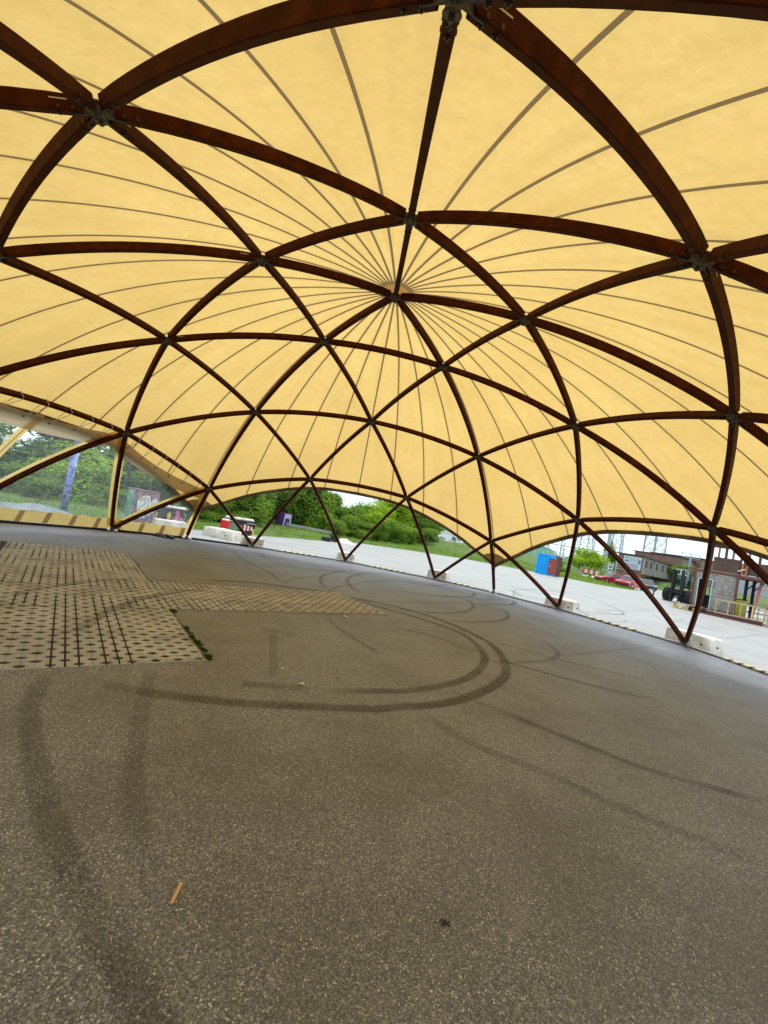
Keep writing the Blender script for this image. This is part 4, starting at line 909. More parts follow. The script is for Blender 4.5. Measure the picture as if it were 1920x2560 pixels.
mb.build('throw_up_lettering', [PW, C('pale_blue_fill', (.55, .65, .80)), PBK], bx)
# long skip-like planter with yellow / black / pink graffiti
def skip(name, p, rz, L, H, D, label, art):
    r = empty(name, p, rz, label, 'skip')
    mb = MB(); mb.add([(.06, 0, .08), (L - .10, 0, .08), (L, 0, H), (0, 0, H), (.06, D, .08), (L - .10, D, .08), (L, D, H), (0, D, H)], [(0, 1, 2, 3), (5, 4, 7, 6), (4, 0, 3, 7), (1, 5, 6, 2), (4, 5, 1, 0), (3, 2, 6, 7)])
    mb.build('bin', [PBK], r)
    mb = MB(); mb.box((L / 2, -.02, H), (L + .06, .05, .06)); mb.box((L / 2, D + .02, H), (L + .06, .05, .06)); mb.box((0, D / 2, H), (.05, D, .06)); mb.box((L, D / 2, H), (.05, D, .06)); mb.build('rim', [PBK], r)
    for i in range(4): mb = MB(); x = .22 if i % 2 else L - .25; y = .1 if i < 2 else D - .1; mb.cyl((x, y - .025, .06), (x, y + .025, .06), .06, n=12); mb.build('wheel', [BLACKT], r)
    art(r, L, H)
    rnd = random.Random(L * 10)
    for i in range(7): mb = MB(); mb.ball((L * (.08 + .14 * i), D * rnd.uniform(.3, .6), H + .06), (.16, .2, .10), 2); mb.build('sack', [WRAP], r, True)
    return r
def art1(r, L, H):
    mb = MB()
    mb.slab([(.05, .15), (.30, .10), (.34, .5), (.18, H - .1), (.06, H - .15)], -.012, .0, 0)
    mb.slab([(.30, .2), (.45, .45), (.55, H - .12), (.75, H - .1), (.70, .35), (.85, .12), (.5, .1)], -.011, .0, 1)
    mb.slab([(.36, .12), (.50, .14), (.56, .34), (.44, .30)], -.014, 0, 2)
    mb.slab([(.80, .2), (.95, .4), (.86, H - .1), (.76, .5)], -.013, 0, 0)
    mb.slab([(1.02, .3), (1.14, .52), (1.10, H - .06), (1.28, H - .05), (1.32, .5), (1.5, .42), (1.66, .24), (1.7, .1), (1.05, .1)], -.012, 0, 3)
    mb.stroke([(1.40, .16), (1.42, .36), (1.52, .2), (1.58, .42), (1.62, H - .2), (1.50, H - .1)], .022, -.015, 4); mb.stroke([(1.15, .2), (1.2, .4), (1.26, .25)], .022, -.015, 4)
    mb.build('graffiti_shapes', [PY, PBK, PO, PPK, PW], r)
def art2(r, L, H):
    mb = MB()
    mb.slab([(.05, .12), (.52, .10), (.55, .40), (.38, H - .16), (.2, H - .12), (.07, .45)], -.012, 0, 0)
    for x in (.16, .27, .38): mb.stroke([(x, .14), (x + .01, .48)], .012, -.016, 5)
    x0 = .78
    for i in range(6):
        a = x0 + i * .095; tp = H - .13 - .02 * i; bt = .26 + .012 * i
        mb.slab([(a, bt), (a + .095, bt + .012), (a + .095, tp - .02), (a, tp)], -.013, 0, 1 if i % 2 == 0 else 2)
    mb.slab([(.56, .30), (.76, .28), (.74, .52), (.62, .56)], -.012, 0, 3)
    for cx, cz, rx, rz_ in ((.64, .16, .08, .07), (1.42, .32, .06, .11), (1.44, .15, .07, .08), (.16, H - .07, .06, .04)):
        mb.slab([(cx + rx * cos(k * pi / 6), cz + rz_ * sin(k * pi / 6)) for k in range(12)], -.014, 0, 4)
    for i in range(9): mb.slab([(1.0 + i * .055, H - .10), (1.035 + i * .055, H - .10), (1.035 + i * .055, H - .06), (1.0 + i * .055, H - .055)], -.013, 0, 2)
    mb.build('graffiti_shapes', [C('grey_green_paint', (.20, .30, .20)), C('dark_red_paint', (.45, .02, .05)), PW, C('olive_paint', (.35, .35, .15)), PY, PGR], r)
skip('graffiti_skip', (-7.05, 13.35, 0), atan2(.90, 1.33), 1.75, .78, .8, 'low black skip with yellow, black and pink graffiti filled with white sacks', art1)
skip('graffiti_skip', (-3.78, 14.5, 0), atan2(.80, 1.36), 1.52, .76, .85, 'black skip with red and white stripes painted on it, white sacks along its rim', art2)
rb = empty('red_barrel', (-3.86, 14.15, 0), .3, 'bright red plastic barrel between the white block and the striped skip', 'barrel')
mb = MB(); pr = [(0, .20), (.04, .23), (.20, .23), (.22, .215), (.24, .23), (.44, .23), (.46, .215), (.48, .23), (.66, .225), (.70, .19)]
for i in range(len(pr) - 1): mb.cyl((0, 0, pr[i][0]), (0, 0, pr[i + 1][0]), pr[i][1], pr[i + 1][1], 18, caps=i in (0, len(pr) - 2))
mb.build('drum', [C('red_plastic', (.70, .02, .02), .4)], rb, True)
mb = MB(); mb.cyl((0, 0, .69), (0, 0, .76), .20, .17, 18); mb.build('lid', [PW], rb)
# purple electric box
pb = empty('electric_box', (-1.06, 33.7, -.25), atan2(1.0, .95), 'narrow purple painted box under the overhanging tree on the bank', 'electric box')
mb = MB(); mb.box((.6, .4, .85), (1.05, .8, 1.7)); mb.build('cabinet', [PPU], pb, bevel=.02)
mb = MB(); mb.slab([(.10, .05), (.20, .05), (.30, 1.25), (.90, 1.25), (.98, .05), (1.10, .05), (1.08, 1.65), (.12, 1.65)], -.03, .0, 0)
mb.slab([(.34, .1), (.52, .35), (.60, 1.15), (.70, .35), (.86, .1), (.84, 1.1), (.62, 1.22), (.38, 1.1)], -.02, 0, 1); mb.slab([(.48, .5), (.55, .35), (.58, .95)], -.03, 0, 2); mb.slab([(.64, .5), (.71, .4), (.66, .95)], -.03, 0, 2)
mb.build('painted_front', [PLV, PBK, PW], pb)
mb = MB(); mb.box((0, 0, 0), (4.4, .5, .22)); o = mb.build('concrete_kerb', [simple('pale_concrete', (.42, .42, .42), .9, 0, .2, 3)]); o.location = (1.6, 33.6, .42); o.rotation_euler = (0, 0, radians(-14)); tag(o, 'pale concrete kerb stone lying in the grass beside the purple box', 'kerb stone')
# crates
for i, (x, y, z, sx, lb) in enumerate([(2.25, 23.7, 0, .62, 'low black crate lying left of the other at the edge of the yard'), (2.95, 24.7, 0, .55, 'upright black crate partly behind the beam at the edge of the grass')]):
    r = empty('black_crate', (x, y, 0), radians(-12 + 10 * i), lb, 'crate', 'black crates at the edge of the yard'); h = .30 if i == 0 else .52
    mb = MB(); mb.box((0, 0, .02), (sx, .42, .03))
    for s_ in (-1, 1): mb.box((0, s_ * .20, h / 2), (sx, .025, h)); mb.box((s_ * (sx / 2 - .0125), 0, h / 2), (.025, .375, h))
    mb.build('tub', [PBK], r)
    mb = MB(); mb.box((0, -.222, h - .03), (sx + .04, .018, .05)); mb.box((0, .222, h - .03), (sx + .04, .018, .05)); mb.box((sx / 2 + .012, 0, h - .03), (.02, .42, .05)); mb.box((-sx / 2 - .012, 0, h - .03), (.02, .42, .05)); mb.build('rim', [C('dark_grey_plastic', (.06, .06, .065))], r)
mb = MB(); rnd = random.Random(4); nx, ny = 14, 10; vs = []; fs = []
for i in range(nx + 1):
    for j in range(ny + 1):
        u, v = i / nx, j / ny; e = sin(pi * u) * sin(pi * v); vs.append(((u - .5) * 1.7, (v - .5) * 1.3, .01 + .5 * e * (1 - u * .7) + .05 * e * rnd.random()))
for i in range(nx):
    for j in range(ny): p = i * (ny + 1) + j; fs.append((p, p + ny + 1, p + ny + 2, p + 1))
mb.add(vs, fs); o = mb.build('white_tarpaulin', WRAP, None, True); o.location = (4.0, 25.3, 0); tag(o, 'white tarpaulin heap sloping down beside the black crates', 'tarpaulin')
# grey tarpaulin outside the clear wall
mb = MB(); nx, ny = 44, 16; vs = []; fs = []
for i in range(nx + 1):
    for j in range(ny + 1):
        u, v = i / nx, j / ny; e = min(1, 3 * sin(pi * u)) * sin(pi * v) ** .7
        h = (.30 + .14 * sin(u * 11) + .10 * sin(u * 23 + v * 5) + .05 * sin(u * 41 + 9 * v)) * e * (1.05 - .75 * max(0, u - .3)); vs.append(((u - .5) * 5.6, (v - .5) * 1.5 + .1 * sin(u * 9), max(.01, h)))
for i in range(nx):
    for j in range(ny): p = i * (ny + 1) + j; fs.append((p, p + ny + 1, p + ny + 2, p + 1))
t = NT('grey_tarpaulin_sheet'); n = t.noise(2.5, 5, .65); TP = t.pbr(t.ramp(n, [(.3, (.11, .14, .15)), (.7, (.24, .28, .30))]), .45, 0, bump=n, bstr=.7, bdist=.08)
mb.add(vs, fs); o = mb.build('grey_tarpaulin', TP, None, True); o.location = (-9.95, 8.1, 0); o.rotation_euler = (0, 0, radians(62)); tag(o, 'crumpled grey-blue tarpaulin heap lying outside the clear side wall', 'tarpaulin')

# ------------------------------------------------------------------ vehicles
GLASS = simple('dark_window_glass', (.06, .08, .09), .08, 0, .1, 2, 0, .8)
RUB = simple('tyre_rubber', (.02, .02, .02), .8)
RIM = simple('wheel_rim', (.45, .45, .46), .35, .7)
LAMPW = simple('headlamp_glass', (.75, .75, .72), .15); LAMPR = simple('taillamp_red', (.5, .01, .01), .2)
def car_paint(n, c):
    t = NT(n); t.pbr(c, .28, 0, spec=.6); t.p.inputs['Coat Weight'].default_value = .6; t.p.inputs['Coat Roughness'].default_value = .08; return t.m
def car(loc, rz, paint, L, W, H, kind, label, group='cars parked beyond the yard'):
    r = empty('parked_car', loc, rz, label, 'car' if kind != 'van' else 'van', group)
    gl, be = .20, H * (.60 if kind != 'van' else .52)
    if kind == 'van': body = [(0, gl), (0, be * .95), (.06 * L, be), (.20 * L, H * .97), (.28 * L, H), (.97 * L, H), (L, H * .93), (L, gl)]; gz = [(.10 * L, be + .06), (.205 * L, H * .92), (.34 * L, H * .93), (.34 * L, be + .04)]
    elif kind == 'hatch': body = [(0, gl), (-.01 * L, be * .72), (.03 * L, be * .86), (.24 * L, be), (.38 * L, H * .97), (.52 * L, H), (.80 * L, H * .97), (.97 * L, be), (L, be * .8), (L, gl)]; gz = [(.27 * L, be + .02), (.395 * L, H * .92), (.78 * L, H * .92), (.91 * L, be + .02)]
    else: body = [(0, gl), (-.01 * L, be * .72), (.03 * L, be * .88), (.27 * L, be), (.40 * L, H * .98), (.52 * L, H), (.66 * L, H * .97), (.82 * L, be * 1.03), (.98 * L, be * .98), (L, gl)]; gz = [(.30 * L, be + .02), (.41 * L, H * .92), (.66 * L, H * .91), (.78 * L, be + .03)]
    mb = MB(); n = len(body); secs = [(-W / 2, .0), (-W / 2 + .05, 0), (0, 0), (W / 2 - .05, 0), (W / 2, 0)]; vs = []
    for y, _ in secs:
        for x, z in body:
            tum = (.14 * max(0, (z - be) / (H - be))) * (1 if abs(y) > W * .3 else 0); edge = .03 if abs(y) == W / 2 and z <= be else 0
            vs.append((x + (.02 if abs(y) == W / 2 and x < L / 2 else (-.02 if abs(y) == W / 2 else 0)), y - (tum if y > 0 else -tum) if y else y, z - edge * .3))
    fs = [(k * n + i, k * n + (i + 1) % n, (k + 1) * n + (i + 1) % n, (k + 1) * n + i) for k in range(4) for i in range(n)] + [tuple(range(n))[::-1], tuple(range(4 * n, 5 * n))]
    mb.add(vs, fs); mb.build('body', [paint], r, bevel=0)
    for s_ in (-1, 1):
        mb = MB(); ti = .14 * .5; q = []
        for x, z in gz: tum = .14 * (z - be) / (H - be); q.append((x, s_ * (W / 2 - tum + .006), z))
        q2 = [(x, y - s_ * .02, z) for x, y, z in q]; k = len(q); mb.add(q + q2, [tuple(range(k)), tuple(range(2 * k - 1, k - 1, -1))] + [(i, (i + 1) % k, k + (i + 1) % k, k + i) for i in range(k)]); mb.build('side_window', [GLASS], r)
    if kind != 'van': a, b = (body[3], body[4]); c_, d_ = (body[-4], body[-3])
    else: a, b = body[2], body[3]; c_, d_ = (L + .0, H * .9), (L + .0, be + .1)
    for nm, p, q in (('windscreen', a, b), ('rear_window', c_, d_)):
        mb = MB(); P = Vector((p[0], 0, p[1])); Q = Vector((q[0], 0, q[1])); dn = (Q - P).cross(Vector((0, 1, 0))).normalized(); dn = dn if dn.z > 0 or abs(dn.x) > .9 else -dn
        if nm == 'rear_window' and dn.x < 0: dn = -dn
        if nm == 'windscreen' and dn.x > 0: dn = -dn
        A1 = P.lerp(Q, .08) + dn * .008; B1 = P.lerp(Q, .92) + dn * .008; wa, wb = W / 2 - .09, W / 2 - .19
        if nm == 'rear_window': wa, wb = wb, wa
        mb.add([(A1.x, -wa, A1.z), (A1.x, wa, A1.z), (B1.x, wb, B1.z), (B1.x, -wb, B1.z)], [(0, 1, 2, 3)]); mb.build(nm, [GLASS], r)
    for x in (.18 * L, .80 * L):
        for s_ in (-1, 1):
            mb = MB(); mb.cyl((x, s_ * (W / 2 - .19), .32), (x, s_ * (W / 2 + .015), .32), .32, n=20); wl = mb.build('wheel', [RUB], r)
            mb = MB(); mb.cyl((x, s_ * (W / 2 + .012), .32), (x, s_ * (W / 2 + .025), .32), .19, .16, n=16); mb.build('rim', [RIM], wl)
    for s_ in (-1, 1):
        mb = MB(); mb.box((.02, s_ * (W / 2 - .24), be * .74), (.10, .34, .16)); mb.build('headlight', [LAMPW], r, bevel=.02)
        mb = MB(); mb.box((L - .02, s_ * (W / 2 - .18), be * .80), (.08, .24, .20)); mb.build('taillight', [LAMPR], r, bevel=.02)
        mb = MB(); mb.box((.30 * L, s_ * (W / 2 + .09), be + .06), (.10, .18, .13)); mb.build('wing_mirror', [paint], r, bevel=.02)
    mb = MB(); mb.box((-.035, 0, .36), (.09, W * .92, .20)); mb.box((L + .02, 0, .36), (.08, W * .92, .2)); mb.build('bumper', [PBK], r, bevel=.02)
    return r
PRED = car_paint('red_car_paint', (.50, .015, .03)); PDK = car_paint('dark_car_paint', (.03, .04, .06)); PWH = car_paint('white_car_paint', (.75, .76, .77)); PSV = car_paint('silver_car_paint', (.45, .47, .5))
def car_at(cx, cy, rzd, L, *a, **k):
    r = radians(rzd); return car((cx - L / 2 * cos(r), cy - L / 2 * sin(r), ground_z(cx, cy)), r, a[0], L, *a[1:], **k)
car_at(41.6, 35.0, 18, 4.1, PRED, 1.75, 1.5, 'hatch', 'red hatchback parked at the edge of the yard left of the dark car')
car_at(42.4, 38.8, 350, 4.0, PRED, 1.7, 1.42, 'sedan', 'low red car behind the bush and the parking sign')
car_at(51.2, 42.0, 62, 4.2, PDK, 1.75, 1.5, 'hatch', 'dark grey car parked to the right of the red hatchback')
def hp(az_px, dist, z):
    return None
for (x, y, rz, p, k, L, H, lb) in [
    (26.5, 70.5, 95, PSV, 'hatch', 4.2, 1.5, 'silver car farthest left of the row on top of the bank'),
    (28.4, 70.0, 95, PWH, 'hatch', 4.2, 1.5, 'white hatchback second in the row on top of the bank'),
    (31.0, 69.6, 97, PSV, 'sedan', 4.4, 1.45, 'silver saloon in the middle of the row on top of the bank'),
    (33.6, 68.4, 125, PWH, 'van', 5.0, 1.9, 'white van at the right end of the row on top of the bank')]:
    car((x, y, ground_z(x, y)), radians(rz), p, L, 1.75, H, k, lb, 'cars on top of the grass bank')
# white lorry trailer behind them
lr = empty('white_lorry', (35.0, 81.5, 2.0), radians(-24), 'long white box lorry behind the cars on the bank', 'lorry')
mb = MB(); mb.box((0, 0, 2.2), (9.5, 2.5, 2.8)); mb.build('cargo_box', [PWH], lr, bevel=.05)
mb = MB(); mb.box((5.9, 0, 1.4), (2.0, 2.4, 2.2)); mb.build('cab', [PWH], lr, bevel=.15)
mb = MB(); mb.box((6.915, 0, 1.9), (.02, 2.0, .8)); mb.build('windscreen', [GLASS], lr)
for x in (-3.6, -2.4, 5.6):
    for y in (-1.1, 1.1): mb = MB(); mb.cyl((x, y - .14, .5), (x, y + .14, .5), .5, n=16); mb.build('wheel', [RUB], lr)
# orange machine glimpsed through the trees
ex = empty('orange_digger', (17.5, 66, 2.2), .3, 'small orange machine glimpsed through gaps in the yellow-green trees', 'digger')
OR = C('orange_machine_paint', (.80, .32, .02))
mb = MB(); mb.box((0, 0, 1.2), (2.2, 1.6, 1.0)); mb.build('engine_housing', [OR], ex, bevel=.08)
mb = MB(); mb.box((-.3, 0, 2.2), (1.0, 1.3, 1.1)); mb.build('cab', [GLASS], ex, bevel=.05)
mb = MB(); mb.tube([(1.0, 0, 1.5), (2.2, 0, 3.2), (3.6, 0, 2.2)], .15, 6); mb.build('boom', [OR], ex)
mb = MB()
for y in (-.8, .8): mb.box((0, y, .35), (2.6, .45, .7))
mb.build('track', [RUB], ex, bevel=.15)

# masted rough-terrain forklift facing the camera; local -y is its front
fk = empty('forklift', (34.26, 21.85, 0), radians(-79), 'black masted all-terrain forklift facing the yard beside the plank-clad building', 'forklift')
mb = MB()
for s_ in (-1, 1): mb.box((s_ * .38, -1.28, 1.55), (.17, .16, 2.75)); mb.box((s_ * .24, -1.20, 1.5), (.07, .12, 2.6))
for z in (.45, 1.1): mb.box((0, -1.22, z), (.9, .10, .13))
mb.build('mast', [PBK], fk, bevel=.01)
mb = MB(); mb.box((0, -1.22, 2.90), (1.05, .22, .08)); mb.build('mast_head', [C('pale_grey_plate', (.5, .5, .5))], fk)
mb = MB(); mb.box((0, -1.42, .95), (1.15, .07, .10)); mb.box((0, -1.42, .45), (1.15, .07, .10))
for x in (-.5, -.25, 0, .25, .5): mb.box((x, -1.42, .70), (.05, .05, .42))
mb.build('carriage', [PBK], fk)
for s_ in (-1, 1):
    mb = MB(); mb.box((s_ * .34, -1.49, .42), (.12, .05, .65)); mb.box((s_ * .34, -2.0, .11), (.12, 1.05, .045)); mb.build('fork', [DSTEEL], fk)
mb = MB(); mb.box((0, .1, .92), (1.10, 1.3, .50)); mb.build('chassis', [PBK], fk, bevel=.05)
mb = MB(); mb.box((0, 1.5, .95), (1.15, .9, .6)); mb.build('engine_cover', [car_paint('forklift_red', (.50, .02, .03))], fk, bevel=.08)
mb = MB(); mb.box((0, -.75, .72), (1.0, .5, .35)); mb.build('axle_housing', [PBK], fk, bevel=.03)
mb = MB()
for x in (-.62, .62):
    for y in (-.55, .85): mb.bar((x, y, 1.2), (x * .93, y + (.06 if y < 0 else -.1), 2.55), .08)
for z in (2.55,): mb.box((0, .12, z), (1.26, 1.45, .08))
mb.box((0, -.52, 1.72), (1.2, .05, .06)); mb.build('cab_frame', [PBK], fk)
CG = NT('cab_glass'); a_ = CG.n('ShaderNodeBsdfTransparent'); a_.inputs[0].default_value = (.85, .96, .97, 1); b_ = CG.n('ShaderNodeBsdfGlossy', Roughness=.05); ms_ = CG.n('ShaderNodeMixShader'); ms_.inputs[0].default_value = .25
CG.l(a_.outputs[0], ms_.inputs[1]); CG.l(b_.outputs[0], ms_.inputs[2]); CG.l(ms_.outputs[0], CG.o.inputs[0]); CG = CG.m
mb = MB(); mb.box((0, -.53, 1.95), (1.10, .012, 1.15)); mb.build('windscreen', [CG], fk)
for s_ in (-1, 1): mb = MB(); mb.box((s_ * .605, .15, 1.9), (.012, 1.2, 1.15)); mb.build('side_window', [CG], fk)
mb = MB(); mb.box((0, .45, 1.45), (.55, .5, .16)); mb.box((0, .68, 1.80), (.55, .12, .6)); mb.build('seat', [PBK], fk, bevel=.03)
mb = MB(); cc = [(.20 * cos(k * pi / 8), -.12 + .06 * sin(k * pi / 8), 1.62 + .18 * sin(k * pi / 8)) for k in range(17)]; mb.tube(cc, .018, 6); mb.bar((0, -.12, 1.6), (0, -.3, 1.2), .04); mb.build('steering_wheel', [PBK], fk)
def big_wheel(x, y, R_, wd):
    mb = MB(); mb.cyl((x - wd / 2, y, R_), (x + wd / 2, y, R_), R_ * .94, n=24)
    for k in range(18):
        a = k * pi / 9
        for s_ in (-1, 1): mb.box((x + s_ * wd * .25, y + cos(a + s_ * .09) * R_ * .96, R_ + sin(a + s_ * .09) * R_ * .96), (wd * .5, .06, .08), rot=Matrix.Rotation(a, 3, 'X') @ Matrix.Rotation(s_ * .3, 3, 'Z'))
    wl = mb.build('wheel', [RUB], fk)
    mb = MB(); sx = 1 if x > 0 else -1; mb.cyl((x + sx * wd * .3, y, R_), (x + sx * (wd / 2 + .01), y, R_), R_ * .55, R_ * .5, n=18); mb.build('rim', [C('cream_rim', (.55, .5, .4))], wl)
for s_ in (-1, 1): big_wheel(s_ * .92, -.75, .60, .42); big_wheel(s_ * .80, 1.35, .45, .32)
for s_ in (-1, 1):
    mb = MB(); mb.bar((s_ * .62, -.5, 1.95), (s_ * .95, -.75, 1.9), .03); mb.box((s_ * 1.0, -.76, 1.88), (.16, .04, .24)); mb.build('mirror', [PBK], fk)
    mb = MB(); mb.box((s_ * .85, -.45, 1.36), (.5, .75, .05)); mb.build('mudguard', [PBK], fk)
mb = MB(); mb.box((s_ * .0, -.62, 2.50), (.9, .06, .09)); mb.build('light_bar', [LAMPW], fk)

FO = Vector((27.23, 15.48, 0)); FR = radians(-53); FXS = .94
def fp(x, y, z=0): return (FO.x + x * FXS * cos(FR) - y * sin(FR), FO.y + x * FXS * sin(FR) + y * cos(FR), z)
PINE = simple('pine_timber', (.52, .40, .25), .8, 0, .25, 3); OLDW = simple('weathered_boards', (.30, .26, .21), .85, 0, .3, 4)
pl = empty('pallet_platform', fp(-.15, -.9), FR, 'low timber pallet platform on yellow blocks in front of the forklift', 'platform')
mb = MB()
for i in range(5): mb.box((0, -.5 + i * .25, .36), (1.65, .22, .04))
mb.build('deck_boards', [OLDW], pl)
for x in (-.7, 0, .7): mb = MB(); mb.box((x, 0, .29), (.10, 1.2, .09)); mb.build('bearer', [PINE], pl)
for x in (-.6, -.1, .5): mb = MB(); mb.box((x, -.42, .12), (.30, .22, .24)); mb.build('block', [C('yellow_block', (.62, .45, .10))], pl)
# ------------------------------------------------------------------ container building with chipboard end
bd = empty('container_building', tuple(FO), FR, 'two-storey steel frame building with grey chipboard wall and brown corrugated balcony', 'building'); bd.scale = (FXS, 1, 1)
RST = simple('rusty_red_steel', (.17, .060, .048), .6, .2, .3, 3)
t = NT('chipboard'); v = t.n('ShaderNodeTexVoronoi', Scale=11.0); mpn = t.n('ShaderNodeMapping'); mpn.inputs['Scale'].default_value = (.6, 1, 1.7); t.l(t.obj(), mpn.inputs[0]); t.l(mpn.outputs[0], v.inputs['Vector'])
s_c = t.n('ShaderNodeSeparateColor'); t.l(v.outputs['Color'], s_c.inputs[0])
OSB = t.pbr(t.mix(.5, t.ramp(s_c.outputs[0], [(0, (.15, .13, .12)), (.5, (.29, .26, .245)), (1, (.56, .53, .50))]), t.ramp(t.noise(3, 5, .6), [(.3, (.22, .195, .18)), (.7, (.34, .31, .29))])), .85, bump=s_c.outputs[0], bstr=.3, bdist=.01)
BL_, BH_, BD_ = 2.44, 2.92, 5.0
def corr(mb, x0, x1, y, z0, z1, step=.09, dep=.035, mi=0):
    vs = []; fs = []; n = max(2, int((x1 - x0) / step))
    for i in range(n * 2 + 1):
        x = x0 + (x1 - x0) * i / (n * 2); yy = y + (dep if (i // 2) % 2 else 0)
        vs += [(x, yy, z0), (x, yy, z1)]
    fs = [(2 * i, 2 * i + 2, 2 * i + 3, 2 * i + 1) for i in range(n * 2)]
    mb.add(vs, fs, mi)
mb = MB()
for x in (0, BL_):
    for y in (0, BD_): mb.box((x, y, BH_ / 2), (.15, .15, BH_ - .1))
for y in (0, BD_): mb.box((BL_ / 2, y, BH_ - .04), (BL_ - .15, .13, .15)); mb.box((BL_ / 2, y, .24), (BL_ - .15, .13, .14))
for x in (0, BL_): mb.box((x, BD_ / 2, BH_ - .04), (.13, BD_ - .15, .15))
mb.bar((-.66, 0, BH_ - .02), (-.08, 0, BH_ - .02), .11); mb.bar((-.52, 0, BH_ - .06), (-.08, 0, BH_ - .60), .06)
for x in (0, BL_): mb.box((x, 0, .08), (.24, .24, .16)); mb.box((x, 0, BH_ - .03), (.19, .19, .17))
mb.build('steel_frame', [RST], bd)
mb = MB(); mb.box((.155, .02, 1.6), (.155, .05, 2.48)); mb.box((.66, .02, 2.60), (.85, .05, .48)); mb.box((1.725, .02, 1.6), (1.28, .05, 2.48)); mb.build('front_wall', [OSB], bd)
mb = MB(); mb.box((BL_, BD_ / 2, 1.6), (.04, BD_ - .2, 2.5)); mb.box((0, BD_ / 2, 1.6), (.04, BD_ - .2, 2.5)); mb.build('side_wall', [OSB], bd)
mb = MB(); mb.box((.40, BD_, 1.6), (.6, .05, 2.5)); mb.box((2.0, BD_, 1.6), (.8, .05, 2.5)); mb.box((1.15, BD_, .75), (.9, .05, .9)); mb.box((1.15, BD_, 2.6), (.9, .05, .5)); mb.build('back_wall', [OSB], bd)
mb = MB(); mb.box((BL_ / 2, BD_ / 2, BH_ + .06), (BL_ + .1, BD_ + .1, .05)); mb.box((BL_ / 2, BD_ / 2, .33), (BL_ - .1, BD_ - .1, .04)); mb.build('floor_slab', [OLDW], bd)
dr = MB(); TEAL = C('pale_blue_door_frame', (.50, .72, .78))
for x in (.26, 1.06): dr.box((x, -.02, 1.34), (.055, .08, 2.02))
dr.box((.66, -.02, 2.335), (.855, .08, .05)); dr.build('door_frame', [TEAL], bd)
mb = MB(); mb.box((.98, .45, 1.35), (.04, .8, 1.9)); mb.build('open_door', [PBK], bd)
mb = MB(); mb.box((.47, -.10, 1.10), (.12, .04, .62), rot=Matrix.Rotation(.10, 3, 'Y')); mb.build('yellow_cloth', [C('yellow_cloth', (.85, .75, .05))], bd)
BRN = simple('brown_corrugated_sheet', (.12, .072, .060), .6, 0, .35, 2.5)
mb = MB(); corr(mb, .95, 2.42, -.03, BH_ + .10, 3.90, .055, .025); mb.build('balcony_sheet', [BRN], bd)
mb = MB(); corr(mb, 2.62, 6.6, .30, BH_ + .14, 3.86, .055, .025); mb.build('balcony_sheet', [BRN], bd)
mb = MB(); mb.box((1.69, -.03, 3.93), (1.55, .08, .05)); mb.box((4.6, .30, 3.89), (4.0, .08, .05)); mb.build('balcony_rail', [RST], bd)
for x, ww, m_ in ((1.20, .13, OLDW), (1.62, .17, RST), (2.03, .14, OLDW), (2.50, .13, RST), (2.92, .15, OLDW), (3.5, .15, RST), (4.2, .15, OLDW), (5.0, .15, OLDW)):
    mb = MB(); mb.box((x, .9, 3.85), (ww, .14, 1.7)); mb.build('post', [m_], bd)
mb = MB(); mb.box((3.3, .9, 4.78), (5.2, .18, .22)); mb.box((3.3, 1.4, 4.93), (5.4, 2.0, .07)); mb.build('roof_beam', [RST], bd)
RUO = C('rust_orange', (.42, .14, .05))
for x, z0, z1 in ((2.58, 2.98, 3.75), (2.80, 2.98, 3.62)): mb = MB(); mb.box((x, .0, (z0 + z1) / 2), (.13, .10, z1 - z0)); mb.build('orange_post', [RUO], bd)
mb = MB(); mb.bar((2.36, -.25, 3.20), (2.72, -.25, 3.38), .04, .07); mb.build('lamp_arm', [PW], bd)
mb = MB(); mb.box((4.6, 0, 2.84), (4.15, .14, .17)); mb.box((4.6, 2.6, 2.84), (4.15, .14, .17)); mb.box((6.6, 1.3, 2.84), (.14, 2.46, .17)); mb.build('deck_beam', [RST], bd)
mb = MB(); mb.box((4.6, 1.3, 2.955), (4.15, 2.7, .05)); mb.build('deck_floor', [OLDW], bd)
for x, y, br_ in ((2.98, 1.2, 1), (3.45, 2.5, 1), (4.6, 2.5, 0), (6.5, 0, 0)): 
    mb = MB(); mb.box((x, y, 1.38), (.19, .19, 2.74)); 
    if br_: mb.bar((x, y, 2.05), (x + .55, y, 2.72), .08)
    mb.build('bay_post', [PBK], bd)
mb = MB(); mb.box((3.9, 2.75, 1.12), (2.9, .06, .10)); mb.box((3.9, 2.75, .6), (2.9, .06, .08)); mb.build('back_rail', [PBK], bd)
yb = empty('yellow_bin', fp(2.52, .7), FR, 'tall yellow bin standing beside the chipboard wall behind the railing', 'bin')
mb = MB(); mb.box((.27, .3, .76), (.60, .55, 1.16)); mb.build('bin_body', [C('yellow_plastic', (.62, .56, .06))], yb, bevel=.03)
mb = MB(); mb.box((.27, .3, 1.37), (.66, .6, .06)); mb.build('lid', [C('dark_lid', (.05, .05, .05))], yb, bevel=.02)
for x in (.05, .49): mb = MB(); mb.cyl((x, .45, .1), (x + .05, .45, .1), .1, n=12); mb.build('wheel', [RUB], yb)
dk = empty('front_deck', fp(.95, -1.25), FR, 'low steel deck in front of the chipboard wall', 'deck')
mb = MB(); mb.box((1.40, 0, .05), (2.85, .12, .09)); mb.box((1.40, .02, .135), (2.8, .05, .08)); mb.box((1.40, -.01, .215), (2.85, .10, .08)); mb.box((1.40, 1.1, .16), (2.8, .10, .2)); mb.build('edge_beam', [RST], dk)
mb = MB()
for i in range(6): mb.box((1.40, .12 + .19 * i, .275), (2.8, .17, .035))
mb.build('deck_boards', [OLDW], dk)
